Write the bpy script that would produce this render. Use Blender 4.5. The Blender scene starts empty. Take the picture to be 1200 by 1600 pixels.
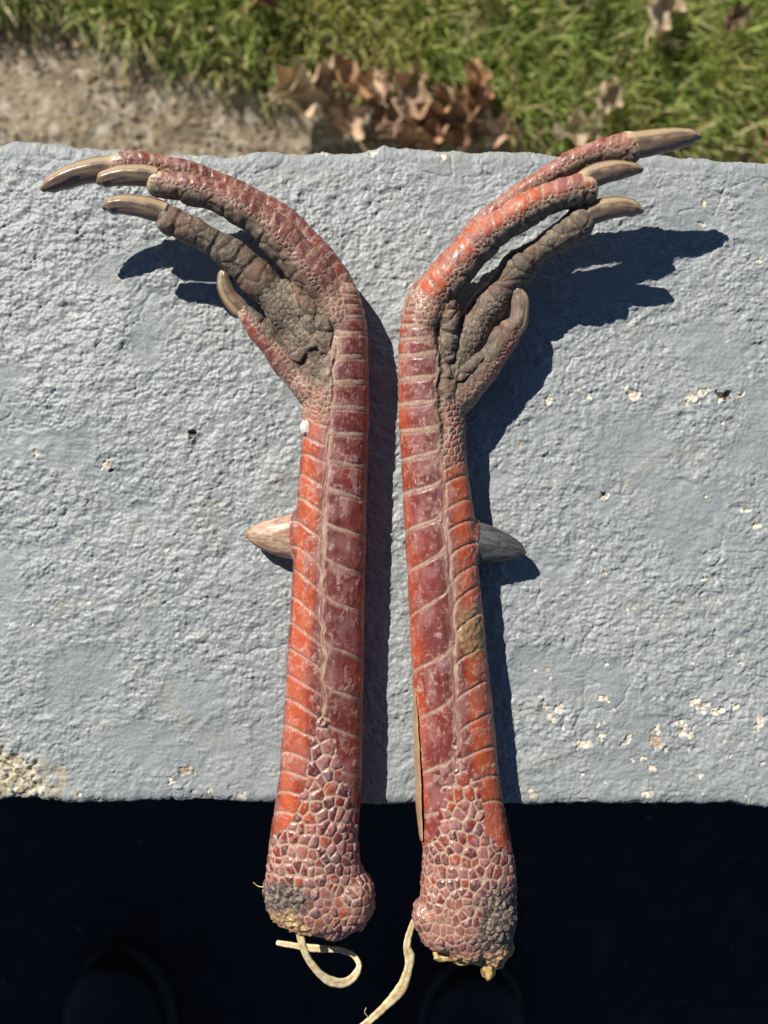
import bpy, math, random
import numpy as np
from mathutils import Vector

# ------------------------------------------------------------------ camera, world, sun, exposure
S = bpy.context.scene
C = S.collection
U = 0.000185            # metres covered by one photo pixel on the wall top
CAMZ = 1200 * U         # camera height above the wall top (0.222 m)
GROUND = -0.60          # ground level, wall top is z = 0

cam_d = bpy.data.cameras.new('camera')
cam = bpy.data.objects.new('camera', cam_d); C.objects.link(cam)
cam.location = (0, 0, CAMZ); cam.rotation_euler = (0, 0, 0)
cam_d.sensor_fit = 'VERTICAL'; cam_d.sensor_height = 34.667; cam_d.sensor_width = 26.0
cam_d.lens = 34.667 * 1200 / 1600
cam_d.clip_start = 0.005; cam_d.clip_end = 400
cam_d.dof.use_dof = True; cam_d.dof.focus_distance = CAMZ - 45 * U; cam_d.dof.aperture_fstop = 11.5
S.camera = cam

LD = Vector((.80, -.97, -1.0)).normalized()          # direction the sunlight travels
world = bpy.data.worlds.new('World'); S.world = world; world.use_nodes = True
wn = world.node_tree; bgn = wn.nodes['Background']
sky = wn.nodes.new('ShaderNodeTexSky'); sky.sky_type = 'NISHITA'; sky.sun_disc = False
sky.altitude = 1500; sky.air_density = .75; sky.dust_density = .1; sky.ozone_density = 2.5
sky.sun_elevation = math.asin(-LD.z); sky.sun_rotation = math.atan2(-LD.x, -LD.y)
wn.links.new(sky.outputs[0], bgn.inputs[0]); bgn.inputs[1].default_value = 0.05
sun_d = bpy.data.lights.new('sun', 'SUN'); sun_d.energy = 5.0; sun_d.angle = math.radians(.53); sun_d.color = (1, .95, .87)
sun = bpy.data.objects.new('sun', sun_d); C.objects.link(sun)
sun.rotation_euler = LD.to_track_quat('-Z', 'Y').to_euler()
S.view_settings.view_transform = 'Standard'; S.view_settings.look = 'None'
S.view_settings.exposure = 0.28; S.view_settings.gamma = 1.0; S.view_settings.use_curve_mapping = False

R = random.Random(7)
rng = np.random.default_rng(11)

# ------------------------------------------------------------------ numpy noise
def hsh(ix, iy, iz, k=0):
    h = (ix.astype(np.int64) * 73856093) ^ (iy.astype(np.int64) * 19349663) ^ (iz.astype(np.int64) * 83492791) ^ (k * 2654435761 + 12345)
    h &= 0xffffffff
    h = ((h ^ (h >> 16)) * 0x45d9f3b) & 0xffffffff
    h = ((h ^ (h >> 16)) * 0x45d9f3b) & 0xffffffff
    h ^= h >> 16
    return (h & 0xffffff) / float(0x1000000)

def vn(x, y, z=None, k=0):
    """value noise, 0..1"""
    if z is None: z = np.zeros_like(x)
    ix, iy, iz = np.floor(x), np.floor(y), np.floor(z)
    fx, fy, fz = x - ix, y - iy, z - iz
    fx = fx*fx*(3-2*fx); fy = fy*fy*(3-2*fy); fz = fz*fz*(3-2*fz)
    def hh(a, b, c): return hsh(ix+a, iy+b, iz+c, k)
    if not z.any():
        a = hh(0,0,0)*(1-fx)+hh(1,0,0)*fx; b = hh(0,1,0)*(1-fx)+hh(1,1,0)*fx
        return a*(1-fy)+b*fy
    a = hh(0,0,0)*(1-fx)+hh(1,0,0)*fx; b = hh(0,1,0)*(1-fx)+hh(1,1,0)*fx
    c = hh(0,0,1)*(1-fx)+hh(1,0,1)*fx; d = hh(0,1,1)*(1-fx)+hh(1,1,1)*fx
    return (a*(1-fy)+b*fy)*(1-fz)+(c*(1-fy)+d*fy)*fz

def fbm(x, y, z=None, o=3, k=0):
    s = 0; a = .5; t = 0
    for i in range(o):
        f = 2**i
        s = s + a*vn(x*f+i*7.3, y*f+i*3.1, None if z is None else z*f, k+i); t += a; a *= .5
    return s/t

def ss(a, b, x):
    t = np.clip((x-a)/(b-a), 0, 1); return t*t*(3-2*t)

def worley(x, y, jit=.8, k=0):
    """returns edge distance (cell units), id, distance to the point"""
    ix, iy = np.floor(x), np.floor(y)
    f1 = np.full(x.shape, 9.); f2 = np.full(x.shape, 9.); idv = np.zeros(x.shape)
    px1 = np.zeros(x.shape); py1 = np.zeros(x.shape); px2 = np.zeros(x.shape); py2 = np.zeros(x.shape)
    z0 = np.zeros_like(ix)
    for a in (-1, 0, 1):
        for b in (-1, 0, 1):
            cx, cy = ix+a, iy+b
            qx = cx+.5+(hsh(cx, cy, z0, k)-.5)*jit + .5*np.mod(cy, 2) - .25; qy = cy+.5+(hsh(cx, cy, z0, k+1)-.5)*jit
            d = (qx-x)**2+(qy-y)**2
            i = hsh(cx, cy, z0, k+2)
            c1 = d < f1; c2 = (~c1) & (d < f2)
            f2 = np.where(c1, f1, np.where(c2, d, f2)); px2 = np.where(c1, px1, np.where(c2, qx, px2)); py2 = np.where(c1, py1, np.where(c2, qy, py2))
            f1 = np.where(c1, d, f1); px1 = np.where(c1, qx, px1); py1 = np.where(c1, qy, py1); idv = np.where(c1, i, idv)
    L = np.sqrt((px2-px1)**2+(py2-py1)**2)+1e-6
    e = (f2-f1)/(2*L)
    return e, idv, np.sqrt(f1)

def mix(a, b, t):
    t = np.asarray(t)[..., None]; return a*(1-t)+b*t
def lin(r, g, b):
    f = lambda c: ((c/255+.055)/1.055)**2.4 if c > 10 else c/255/12.92
    return np.array([f(r), f(g), f(b)])

# ------------------------------------------------------------------ mesh helpers
def W(px, py, h=0.):
    """true position (photo-pixel units, z up) of a point h above the wall top, seen at px, py"""
    k = 1 - h/1200.
    return np.array([(px-600)*k, (800-py)*k, h])

def link(o, parent=None, name=None):
    C.objects.link(o)
    if parent is not None: o.parent = parent
    return o

def mesh_np(name, V, F, mat, parent=None, smooth=True, cols=None, rough=None, normals=None):
    me = bpy.data.meshes.new(name)
    V = np.ascontiguousarray(V, dtype=np.float32); F = np.ascontiguousarray(F, dtype=np.int32)
    n, k = F.shape
    me.vertices.add(len(V)); me.vertices.foreach_set('co', V.ravel())
    me.loops.add(n*k); me.loops.foreach_set('vertex_index', F.ravel())
    me.polygons.add(n); me.polygons.foreach_set('loop_start', np.arange(0, n*k, k, dtype=np.int32))
    me.polygons.foreach_set('loop_total', np.full(n, k, dtype=np.int32))
    me.update(calc_edges=True)
    me.polygons.foreach_set('use_smooth', np.full(n, smooth, dtype=bool))
    if cols is not None:
        a = me.color_attributes.new('Col', 'FLOAT_COLOR', 'POINT')
        c = np.ones((len(V), 4), np.float32); c[:, :3] = cols; a.data.foreach_set('color', c.ravel())
    if rough is not None:
        a = me.attributes.new('Rgh', 'FLOAT', 'POINT'); a.data.foreach_set('value', np.asarray(rough, np.float32))
    if normals is not None:
        me.normals_split_custom_set_from_vertices([tuple(v) for v in normals.tolist()])
    if mat: me.materials.append(mat)
    o = bpy.data.objects.new(name, me)
    return link(o, parent)

def empty(name, loc=(0, 0, 0)):
    o = bpy.data.objects.new(name, None); o.location = loc; o.empty_display_size = .02
    return link(o)

def tag(o, label=None, cat=None, group=None, kind=None):
    for k, v in (('label', label), ('category', cat), ('group', group), ('kind', kind)):
        if v: o[k] = v
    return o

def spline(P, n):
    """Catmull-Rom through rows of P, n samples"""
    P = np.asarray(P, float); m = len(P)
    Q = np.vstack([2*P[0]-P[1], P, 2*P[-1]-P[-2]])
    d = np.linalg.norm(np.diff(P[:, :2], axis=0), axis=1); t = np.concatenate([[0], np.cumsum(d)])
    u = np.linspace(0, t[-1], n)
    i = np.clip(np.searchsorted(t, u, 'right')-1, 0, m-2); f = ((u-t[i])/(t[i+1]-t[i]))[:, None]
    a, b, c, e = Q[i], Q[i+1], Q[i+2], Q[i+3]
    return .5*((2*b)+(c-a)*f+(2*a-5*b+4*c-e)*f**2+(3*b-a-3*c+e)*f**3)

def frames(c):
    T = np.gradient(c, axis=0); T /= np.linalg.norm(T, axis=1)[:, None]+1e-9
    side = np.cross(T, np.array([0, 0, 1.])); side /= np.linalg.norm(side, axis=1)[:, None]+1e-9
    up = np.cross(side, T)
    return T, side, up

def tube_data(c, rw, rh, n=32, round0=True, round1=True, sec=None):
    """closed tube; c centres, rw/rh half sizes; rounded ends"""
    T, side, up = frames(c)
    rings = []; th = np.linspace(0, 2*np.pi, n, endpoint=False)
    def ring(ci, i, k):
        x, y = np.cos(th), np.sin(th)
        if sec is not None: x, y = sec(x, y)
        return ci + k*(rw[i]*x[:, None]*side[i]+rh[i]*y[:, None]*up[i])
    if round0:
        r = min(rw[0], rh[0])
        for a in (1.45, 1.2, .9, .6, .3): rings.append(ring(c[0]-T[0]*r*math.sin(a), 0, math.cos(a)))
    for i in range(len(c)): rings.append(ring(c[i], i, 1))
    if round1:
        r = min(rw[-1], rh[-1])
        for a in (.3, .6, .9, 1.2, 1.45): rings.append(ring(c[-1]+T[-1]*r*math.sin(a), -1, math.cos(a)))
    V = np.vstack(rings); m = len(rings)
    i, j = np.meshgrid(np.arange(m-1), np.arange(n), indexing='ij'); i = i.ravel(); j = j.ravel(); j2 = (j+1) % n
    F = np.stack([i*n+j, i*n+j2, (i+1)*n+j2, (i+1)*n+j], 1)
    e0 = len(V); V = np.vstack([V, rings[0].mean(0), rings[-1].mean(0)])
    jj = np.arange(n); j2 = (jj+1) % n
    cap0 = np.stack([jj*0+e0, j2, jj, jj], 1); cap1 = np.stack([jj*0+e0+1, (m-1)*n+jj, (m-1)*n+j2, (m-1)*n+j2], 1)
    tri = np.vstack([cap0[:, :3], cap1[:, :3]])
    return V, F, tri

class Tube:
    """rows: px, py, h, half width seen, half height (photo-pixel units)"""
    def __init__(s, rows, n=None, kind='toe', **k):
        rows = np.array(rows, float)
        L = np.linalg.norm(np.diff(rows[:, :2], axis=0), axis=1).sum()
        n = n or max(6, int(L/4))
        q = spline(rows, n)
        s.c = np.array([W(*r[:3]) for r in q]); kk = 1-q[:, 2]/1200
        s.rw = np.maximum(q[:, 3]*kk, .5); s.rh = np.maximum(q[:, 4]*kk, .5)
        s.kind = kind; s.__dict__.update(k)
        s.T, s.side, s.up = frames(s.c)
        s.arc = np.concatenate([[0], np.cumsum(np.linalg.norm(np.diff(s.c, axis=0), axis=1))])
    def coords(s, P):
        """arc, angle (0 = side, pi/2 = up), surface distance in px, radius"""
        N = len(P); arc = np.empty(N); ang = np.empty(N); sd = np.empty(N); rr = np.empty(N)
        for a in range(0, N, 20000):
            p = P[a:a+20000]
            d = ((p[:, None, :]-s.c[None])**2).sum(2); i = d.argmin(1)
            v = p-s.c[i]; t = (v*s.T[i]).sum(1); x = (v*s.side[i]).sum(1); y = (v*s.up[i]).sum(1)
            over = np.where((i == 0) & (t < 0), -t, np.where((i == len(s.c)-1) & (t > 0), t, 0))
            arc[a:a+20000] = s.arc[i]+t; ang[a:a+20000] = np.arctan2(y/s.rh[i], x/s.rw[i])
            r = np.minimum(s.rw[i], s.rh[i]); rr[a:a+20000] = r
            sd[a:a+20000] = (np.sqrt((x/s.rw[i])**2+(y/s.rh[i])**2+(over/r)**2)-1)*r
        return arc, ang, sd, rr

# ------------------------------------------------------------------ materials
def nodes(name):
    m = bpy.data.materials.new(name); m.use_nodes = True
    return m, m.node_tree, m.node_tree.nodes['Principled BSDF']

def attr_mat(name, rough=None, coat=0., bump=.3, bscale=4000., bdist=.0001, spec=.5, sss=0.):
    m, t, b = nodes(name)
    a = t.nodes.new('ShaderNodeAttribute'); a.attribute_name = 'Col'
    tc = t.nodes.new('ShaderNodeTexCoord')
    n = t.nodes.new('ShaderNodeTexNoise'); n.inputs['Scale'].default_value = bscale; n.inputs['Detail'].default_value = 4
    t.links.new(tc.outputs['Object'], n.inputs['Vector'])
    mx = t.nodes.new('ShaderNodeMix'); mx.data_type = 'RGBA'; mx.blend_type = 'MULTIPLY'; mx.inputs[0].default_value = 1
    rp = t.nodes.new('ShaderNodeMapRange'); rp.inputs['From Min'].default_value = .25; rp.inputs['From Max'].default_value = .75
    rp.inputs['To Min'].default_value = .82; rp.inputs['To Max'].default_value = 1.18
    t.links.new(n.outputs['Fac'], rp.inputs['Value'])
    t.links.new(a.outputs['Color'], mx.inputs[6]); t.links.new(rp.outputs[0], mx.inputs[7])
    t.links.new(mx.outputs[2], b.inputs['Base Color'])
    bp = t.nodes.new('ShaderNodeBump'); bp.inputs['Strength'].default_value = bump; bp.inputs['Distance'].default_value = bdist
    t.links.new(n.outputs['Fac'], bp.inputs['Height']); t.links.new(bp.outputs[0], b.inputs['Normal'])
    if rough is None:
        r = t.nodes.new('ShaderNodeAttribute'); r.attribute_name = 'Rgh'; t.links.new(r.outputs['Fac'], b.inputs['Roughness'])
    else: b.inputs['Roughness'].default_value = rough
    b.inputs['Specular IOR Level'].default_value = spec
    b.inputs['Coat Weight'].default_value = coat; b.inputs['Coat Roughness'].default_value = .22
    if sss:
        b.inputs['Subsurface Weight'].default_value = sss; b.inputs['Subsurface Radius'].default_value = (1, .3, .15)
        b.inputs['Subsurface Scale'].default_value = .0012
    return m

M_skin = attr_mat('scaly_skin', None, coat=.3, bump=.75, bscale=2600, bdist=.00012)
_t = M_skin.node_tree; _b = _t.nodes['Principled BSDF']; _mr = _t.nodes.new('ShaderNodeMapRange')      # only smooth horn is waxy, dirty skin is dull
_mr.inputs['From Min'].default_value = .3; _mr.inputs['From Max'].default_value = .6; _mr.inputs['To Min'].default_value = .3; _mr.inputs['To Max'].default_value = 0
_t.links.new(_b.inputs['Roughness'].links[0].from_socket, _mr.inputs['Value']); _t.links.new(_mr.outputs[0], _b.inputs['Coat Weight'])
M_horn = attr_mat('claw_horn', None, coat=.15, bump=.25, bscale=1800, bdist=.0001)
M_tendon = attr_mat('dried_tendon', .36, coat=.25, bump=.5, bscale=1500, bdist=.0002)
M_wall = attr_mat('painted_concrete', None, coat=0, bump=.5, bscale=2100, bdist=.00018, spec=.5)
M_ground = attr_mat('soil_and_footing', .9, bump=.8, bscale=400, bdist=.002)
M_grass = attr_mat('grass_blades', .55, bump=.1, bscale=900)
M_leaf = attr_mat('dry_leaf', .65, bump=.5, bscale=350, bdist=.0006)
M_shade = attr_mat('dark_asphalt', .8, bump=.8, bscale=300, bdist=.001)
M_shoe = attr_mat('dark_shoe', .6, bump=.2, bscale=900)

def translucent(m, w):
    t = m.node_tree; b = t.nodes['Principled BSDF']; out = t.nodes['Material Output']
    tr = t.nodes.new('ShaderNodeBsdfTranslucent'); mx = t.nodes.new('ShaderNodeMixShader'); mx.inputs[0].default_value = w
    t.links.new(b.inputs['Base Color'].links[0].from_socket, tr.inputs[0]); t.links.new(b.outputs[0], mx.inputs[1]); t.links.new(tr.outputs[0], mx.inputs[2]); t.links.new(mx.outputs[0], out.inputs[0])
translucent(M_grass, .28); translucent(M_leaf, .2)

# ------------------------------------------------------------------ the wall: profile swept along x, relief modelled
def axis(a, b, step, far, grow=1.25):
    """dense from a to b, growing steps out to +-far"""
    mid = list(np.arange(a, b+step, step)); lo = []; x = a; s = step
    while x > -far: s *= grow; x -= s; lo.append(x)
    hi = []; x = mid[-1]; s = step
    while x < far: s *= grow; x += s; hi.append(x)
    return np.array(lo[::-1]+mid+hi)

# paint chips seen in the photograph: x, y, half size, kind (0 white plaster, 1 pinkish stone, 2 dark pit)
CHIPS = [(300,686,9,2),(165,735,8,0),(55,718,6,0),(174,744,4,2),(288,1217,13,1),(264,1230,7,0),(330,1251,8,0),(376,1253,7,0),
 (1135,627,13,2),(1128,632,7,0),(1080,629,10,0),(1100,622,8,0),(1074,640,5,0),(1160,626,5,0),(988,625,11,0),(945,786,8,0),(943,782,4,2),(858,635,7,0),
 (920,631,6,0),(1131,670,5,0),(1165,808,6,0),(1183,832,7,0),(1094,1113,13,0),(1122,1118,9,0),(1062,1140,7,0),(1068,1153,9,0),(1080,1160,6,0),(1022,1166,14,1),
 (1028,1150,6,0),(875,1118,9,0),(862,1131,6,0),(945,1100,8,0),(852,1113,6,0),(912,1170,10,0),(902,1178,5,0),(940,1160,7,0),(978,1168,8,0),(1008,1194,6,0),
 (1020,1208,7,0),(990,1196,4,0),(832,1246,8,0),(1013,1247,7,0),(1047,1259,6,0),(1186,1138,9,0),(1180,1150,6,0),(880,1147,5,0),(910,1218,5,0),(1095,1220,5,0),
 (1130,1118,6,0),(1148,1115,7,0),(1040,1180,5,0),(1100,915,5,0),(1105,785,4,0),(1125,950,4,0),(982,965,4,0),(1160,1045,5,0),(928,872,4,0),(945,905,5,0),
 (152,1262,6,0),(85,1268,5,0),(205,225,10,0),(300,238,8,0),(500,238,7,0),(585,240,9,0),(690,245,7,0),(1185,408,5,0),(1100,310,6,0),(1095,345,6,0),
 (485,945,4,0),(260,870,4,0),(495,960,4,0),(120,860,4,0),(50,985,4,0),(135,951,4,0),(812,706,5,1),(905,620,4,0)]
R2 = random.Random(5)
for i in range(70):
    x = R2.uniform(800, 1330); y = R2.uniform(900, 1262)
    if R2.random() < (y-850)/400: CHIPS.append((x, y, R2.uniform(1.5, 4), 0))
for i in range(60): CHIPS.append((R2.uniform(-200, 1400), R2.uniform(250, 1255), R2.uniform(1.2, 3), R2.choice((0, 0, 0, 2))))
for i in range(60): CHIPS.append((R2.uniform(-200, 1400), R2.choice((R2.gauss(236, 6), R2.gauss(1256, 6))), R2.uniform(1.5, 5), 0))

def build_wall():
    X = axis(-640, 640, 1.55, 9000, 1.35)
    YB, YF = 562., -462.                      # back and front edges of the wall top
    rb, rf = 16., 14.
    prof = []                                 # (y, z, ny, nz)
    bot = GROUND/U
    zs = [bot-60, bot*.75, bot*.5, bot*.25, -300, -160, -90, -50, -30]
    for z in zs: prof.append((YF, z, -1, 0))
    for a in np.linspace(0, np.pi/2, 12): prof.append((YF+rf-rf*np.cos(a), -rf+rf*np.sin(a), -np.cos(a), np.sin(a)))
    ys = np.arange(YF+rf+1.6, YB-rb-.5, 1.6)
    for y in ys: prof.append((y, 0, 0, 1))
    for a in np.linspace(0, np.pi/2, 13): prof.append((YB-rb+rb*np.sin(a), -rb+rb*np.cos(a), np.sin(a), np.cos(a)))
    for z in zs[::-1]: prof.append((YB, z, 1, 0))
    prof = np.array(prof)
    # arc coordinate so that the relief runs over the edges
    arc = np.concatenate([[0], np.cumsum(np.hypot(np.diff(prof[:, 0]), np.diff(prof[:, 1])))])
    i0 = len(zs)+11; arc = arc-arc[i0]+prof[i0, 0]
    gx, ga = np.meshgrid(X, arc, indexing='ij')
    py = np.broadcast_to(prof[:, 0], gx.shape); pz = np.broadcast_to(prof[:, 1], gx.shape)
    ny = np.broadcast_to(prof[:, 2], gx.shape); nz = np.broadcast_to(prof[:, 3], gx.shape)
    px, pyy = gx+600, 800-ga                  # photo coordinates
    # relief
    wx = gx+6*fbm(gx/22, ga/22, k=40); wy = ga+6*fbm(gx/22, ga/22, k=50)
    smooth = .8*ss(.56, .72, fbm(gx/120, ga/90, o=3, k=3))
    for cx, cy, r in ((985, 705, 75), (1010, 770, 40), (1080, 330, 50), (1120, 560, 60), (300, 1100, 60)):
        smooth = np.maximum(smooth, .8*np.exp(-(((px-cx)/r)**2+((pyy-cy)/(r*.8))**2)**2))
    smooth = np.maximum(smooth, .35*ss(1130, 1230, pyy))
    smooth = np.maximum(smooth, .45*ss(300, 250, pyy))
    lump = np.maximum(0, vn(wx/5.6, wy/4.8, k=1)-.35)**1.0
    lump2 = 1-np.abs(2*vn(wx/8.5, wy/6.5, k=2)-1)
    fine = vn(wx/3.6, wy/3.6, k=5)
    big = fbm(gx/60, ga/60, o=3, k=8)
    amp = 1-.8*smooth
    _, i1, d1 = worley(wx/6.4, wy/5.6, jit=1., k=101); _, i2, d2 = worley(wx/3.9+7, wy/3.7, jit=1., k=105)
    bmp = np.clip(1-(d1/.72)**2, 0, 1)*(.25+i1)*1.75+np.clip(1-(d2/.7)**2, 0, 1)*(.2+i2)*.95
    H = (bmp*.72*(.62+.6*ss(.3, .65, fbm(gx/26, ga/22, k=108)))+1.6*vn(wx/11, wy/9, k=2)+lump2*.5+fine*.5+.35*vn(wx/2.2, wy/2.2, k=6)+3.2*(fbm(gx/19, ga/16, k=109)-.5)+4.6*(fbm(wx/11, wy/8.5, o=4, k=112)-.5))*amp + big*6 + (fbm(gx/240, ga/200, k=9)-.5)*8 + .5*vn(gx/14, ga/3, k=12)
    # thin scratches and hairline folds
    fold = 1-ss(0, .035, np.abs(fbm(gx/70+3, ga/50, o=4, k=60)-.5))
    fold *= ss(.5, .6, vn(gx/90, ga/80, k=61)); H -= fold*1.6
    paint = mix(lin(144, 149, 150), lin(160, 164, 163), fbm(gx/90, ga/110, o=4, k=20))
    paint = mix(paint, lin(136, 143, 147), .3*smooth)
    paint = mix(paint, lin(184, 188, 188), .45*ss(.62, .85, lump*1.6)*(1-smooth))
    yl = .6*ss(.66, .8, fbm(gx/55, ga/40, o=4, k=24)); paint = mix(paint, lin(165, 158, 138), .45*yl)
    rough = .42+.2*fbm(gx/40, ga/40, k=30)+.12*smooth
    # chips
    xs0 = gx[:, 0]; ar0 = ga[0]
    for n, (cx, cy, r, kd) in enumerate(CHIPS):
        r *= 1.3 if kd == 0 else 1.1
        ux, uy = cx-600, 800-cy
        a0, a1 = np.searchsorted(xs0, (ux-2.2*r, ux+2.2*r)); b0, b1 = np.searchsorted(ar0, (uy-2.2*r, uy+2.2*r))
        if a1-a0 < 2 or b1-b0 < 2: continue
        sl = (slice(a0, a1), slice(b0, b1)); dx = (gx[sl]-ux); dy = (ga[sl]-uy)
        an = R2.uniform(0, 3.1); q = dx*math.cos(an)+dy*math.sin(an); p2 = -dx*math.sin(an)+dy*math.cos(an)
        d = np.sqrt((q/1.2)**2+(p2/.75)**2)/r + 1.5*(fbm(gx[sl]/(r*.45+1), ga[sl]/(r*.45+1), o=3, k=70+n)-.5)
        mk = 1-ss(.62, .74, d); rim = np.exp(-((d-.8)/.12)**2)
        H[sl] = H[sl]-mk*(1.4+(5.5 if kd == 2 else 0))*min(1, r/5)+rim*.9*min(1, r/6)
        base = (lin(222, 214, 196), lin(196, 172, 150), lin(70, 62, 55))[kd]
        c = mix(base*np.ones(gx[sl].shape+(3,)), lin(150, 138, 118), .75*ss(.5, .72, vn(gx[sl]/3, ga[sl]/3, k=99)))
        paint[sl] = mix(paint[sl], c, mk)
        rough[sl] = rough[sl]*(1-mk)+.85*mk
    # bare worn corner, lower left of the photo
    bare = 1-ss(.75, 1.05, np.sqrt(((px+10)/118)**2+((pyy-1262)/88)**2)+.7*(fbm(gx/18, ga/18, o=4, k=90)-.5))
    bare *= (px > -600)
    core = ss(.5, .95, bare)*(1-ss(.8, 1.05, np.sqrt(((px+20)/100)**2+((pyy-1255)/95)**2)+.5*(fbm(gx/12, ga/12, k=95)-.5)))
    bc = mix(lin(176, 164, 132)*np.ones(gx.shape+(3,)), lin(205, 203, 190), ss(.5, .7, vn(gx/5, ga/4, k=91)))
    bc = mix(bc, lin(92, 82, 66), ss(.55, .8, fbm(gx/7, ga/7, k=92)))
    paint = mix(paint, mix(paint, lin(176, 164, 136), .75), bare*(1-core)); paint = mix(paint, bc, core)
    H -= core*3; H += core*(fbm(gx/9, ga/9, o=3, k=93)-.5)*8
    # side faces: plain, dirtier concrete lower down
    sd = ss(0.3, 1, np.abs(ny))
    paint = mix(paint, lin(140, 142, 140), .6*sd)
    # outline of both edges wanders
    H += np.abs(ny)*((fbm(gx/60, gx*0+3, o=3, k=33)-.5)*17*(ny > 0)+(fbm(gx/60, gx*0+9, o=3, k=34)-.5)*9*(ny < 0))
    bend = np.interp(px, [-2000, 0, 100, 170, 330, 600, 640, 690, 740, 830, 880, 945, 1060, 1200, 3000],
                     [0, 0, 0, -10, -13, -4, -6, -12, -10, -8, -20, -14, -17, -26, -40])
    bend2 = np.interp(px, [-2000, 0, 90, 300, 600, 1200, 3000], [6, 4, 0, 0, -2, -5, -12])
    tb = ss(200, 540, ga)*0+np.clip((ga-300)/240, 0, 1); tf = np.clip((-300-ga)/160, 0, 1)
    far = np.abs(gx) > 900
    H = np.where(far, 5, H)
    Vx = gx; Vy = py+ny*H+bend*tb*np.where(ga > 0, 1, 0)+bend2*tf+10; Vz = pz+nz*(H-7)
    V = np.stack([Vx, Vy, Vz], -1).reshape(-1, 3)*U
    nx_, na = gx.shape
    i, j = np.meshgrid(np.arange(nx_-1), np.arange(na-1), indexing='ij'); i = i.ravel(); j = j.ravel()
    F = np.stack([i*na+j, (i+1)*na+j, (i+1)*na+j+1, i*na+j+1], 1)
    o = mesh_np('painted_wall', V, F, M_wall, cols=paint.reshape(-1, 3), rough=rough.ravel())
    tag(o, 'low concrete wall painted grey blue, rough textured top with chipped paint spots', 'wall')
    return o
build_wall()

# ------------------------------------------------------------------ the two legs
TAN = lin(188, 160, 138); TAN2 = lin(150, 118, 98); RED = lin(134, 54, 42); ORG = lin(190, 88, 46); PUR = lin(114, 60, 58); DRK = lin(88, 38, 38)
PINK = lin(196, 140, 122); PAD = lin(108, 94, 80); PADL = lin(160, 146, 128); PADD = lin(58, 46, 38); WHT = lin(226, 208, 200)

def pad_pattern(x, y, z, scale=1., big=26.):
    """sole skin: fine papillae on cushions parted by creases; x,y,z in px"""
    wx = x+7*(fbm(x/22, y/22, z/22, k=13)-.5)*2; wy = y+.7*z+7*(fbm(x/22+9, y/22, z/22, k=14)-.5)*2
    E, I, Dd = worley(wx/big, wy/big, jit=.95, k=6); E = E*big
    e, i, d = worley(x/3.3/scale, (y+z*.7)/3.3/scale, k=5)
    pap = ss(.02, .3, e); gr = fbm(x/2., y/2., z/2., o=2, k=18)
    cr = 1-ss(0, 2.6, E); cush = np.sqrt(np.clip(E/8, 0, 1))
    H = pap*.45+gr*.9+cush*3.4+(fbm(x/9, y/9, z/9, o=2, k=15)-.5)*3
    c = mix(PAD*np.ones(x.shape+(3,)), PADL, ss(.42, .72, gr)*(.35+.65*ss(.3, .7, I)))
    c = mix(c, PADD, np.maximum(.85*cr, .45*(1-pap)))
    c = mix(c, lin(120, 84, 66), .5*ss(.5, .75, vn(x/30, y/30, z/30, k=19)))
    c = mix(c, lin(196, 180, 152), .5*ss(.84, .93, vn(x/1.9, y/1.9, z/1.9, k=20)))
    return H, c, np.full(x.shape, .72)

def scute_look(idr, x, y, edge, z, org):
    """colour, roughness of horny plate; idr random per plate, org 0..1 orange weight"""
    c = mix(RED*np.ones(x.shape+(3,)), PUR, ss(.15, .85, idr*.6+.5*fbm(x/30, y/40, z/30, k=21)))
    c = mix(c, DRK, .5*ss(.45, .75, fbm(x/24, y/34, z/24, o=3, k=33)))
    c = mix(c, ORG, org)
    n = fbm(x/11, y/13, z/11, o=4, k=22)
    milk = ss(.42, .68, fbm(x/17, y/22, z/17, o=3, k=23))
    c = mix(c, lin(176, 128, 124), .34*milk*(1-.75*org))
    flake = ss(.585, .60, n)*ss(.46, .56, vn(x/22, y/26, z/22, k=28))
    rim = (1-ss(.0, .014, np.abs(n-.59)))*ss(.40, .52, vn(x/22, y/26, z/22, k=28))
    vein = (1-ss(0, .013, np.abs(fbm(x/15+4, y/19, z/15, o=4, k=26)-.5)))*ss(.48, .62, vn(x/18, y/18, z/18, k=27))
    lines = np.maximum(rim, vein*.85)
    c = mix(c, lin(188, 158, 156), .28*flake*(1-.6*org)); c = mix(c, lin(210, 180, 166), .6*lines)
    c = mix(c, lin(168, 132, 120), .55*ss(5, 0, edge)*(.3+.9*vn(x/5, y/5, z/5, k=30))*(1-.5*org))
    c = mix(c, lin(208, 176, 160), .45*ss(.70, .8, vn(x/1.9, y/2.6, z/1.9, k=24))*ss(.48, .62, n))
    return c, .29+.22*milk+.25*flake+.2*vn(x/9, y/9, z/9, k=25), .5*flake+.5*lines-.25*milk+1.7*(fbm(x/16, y/20, z/16, k=29)-.5)+.8*(fbm(x/5, y/8, z/5, k=65)-.5)

def rf0(m, yy): return (m & (yy > 1100)).astype(float)

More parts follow.
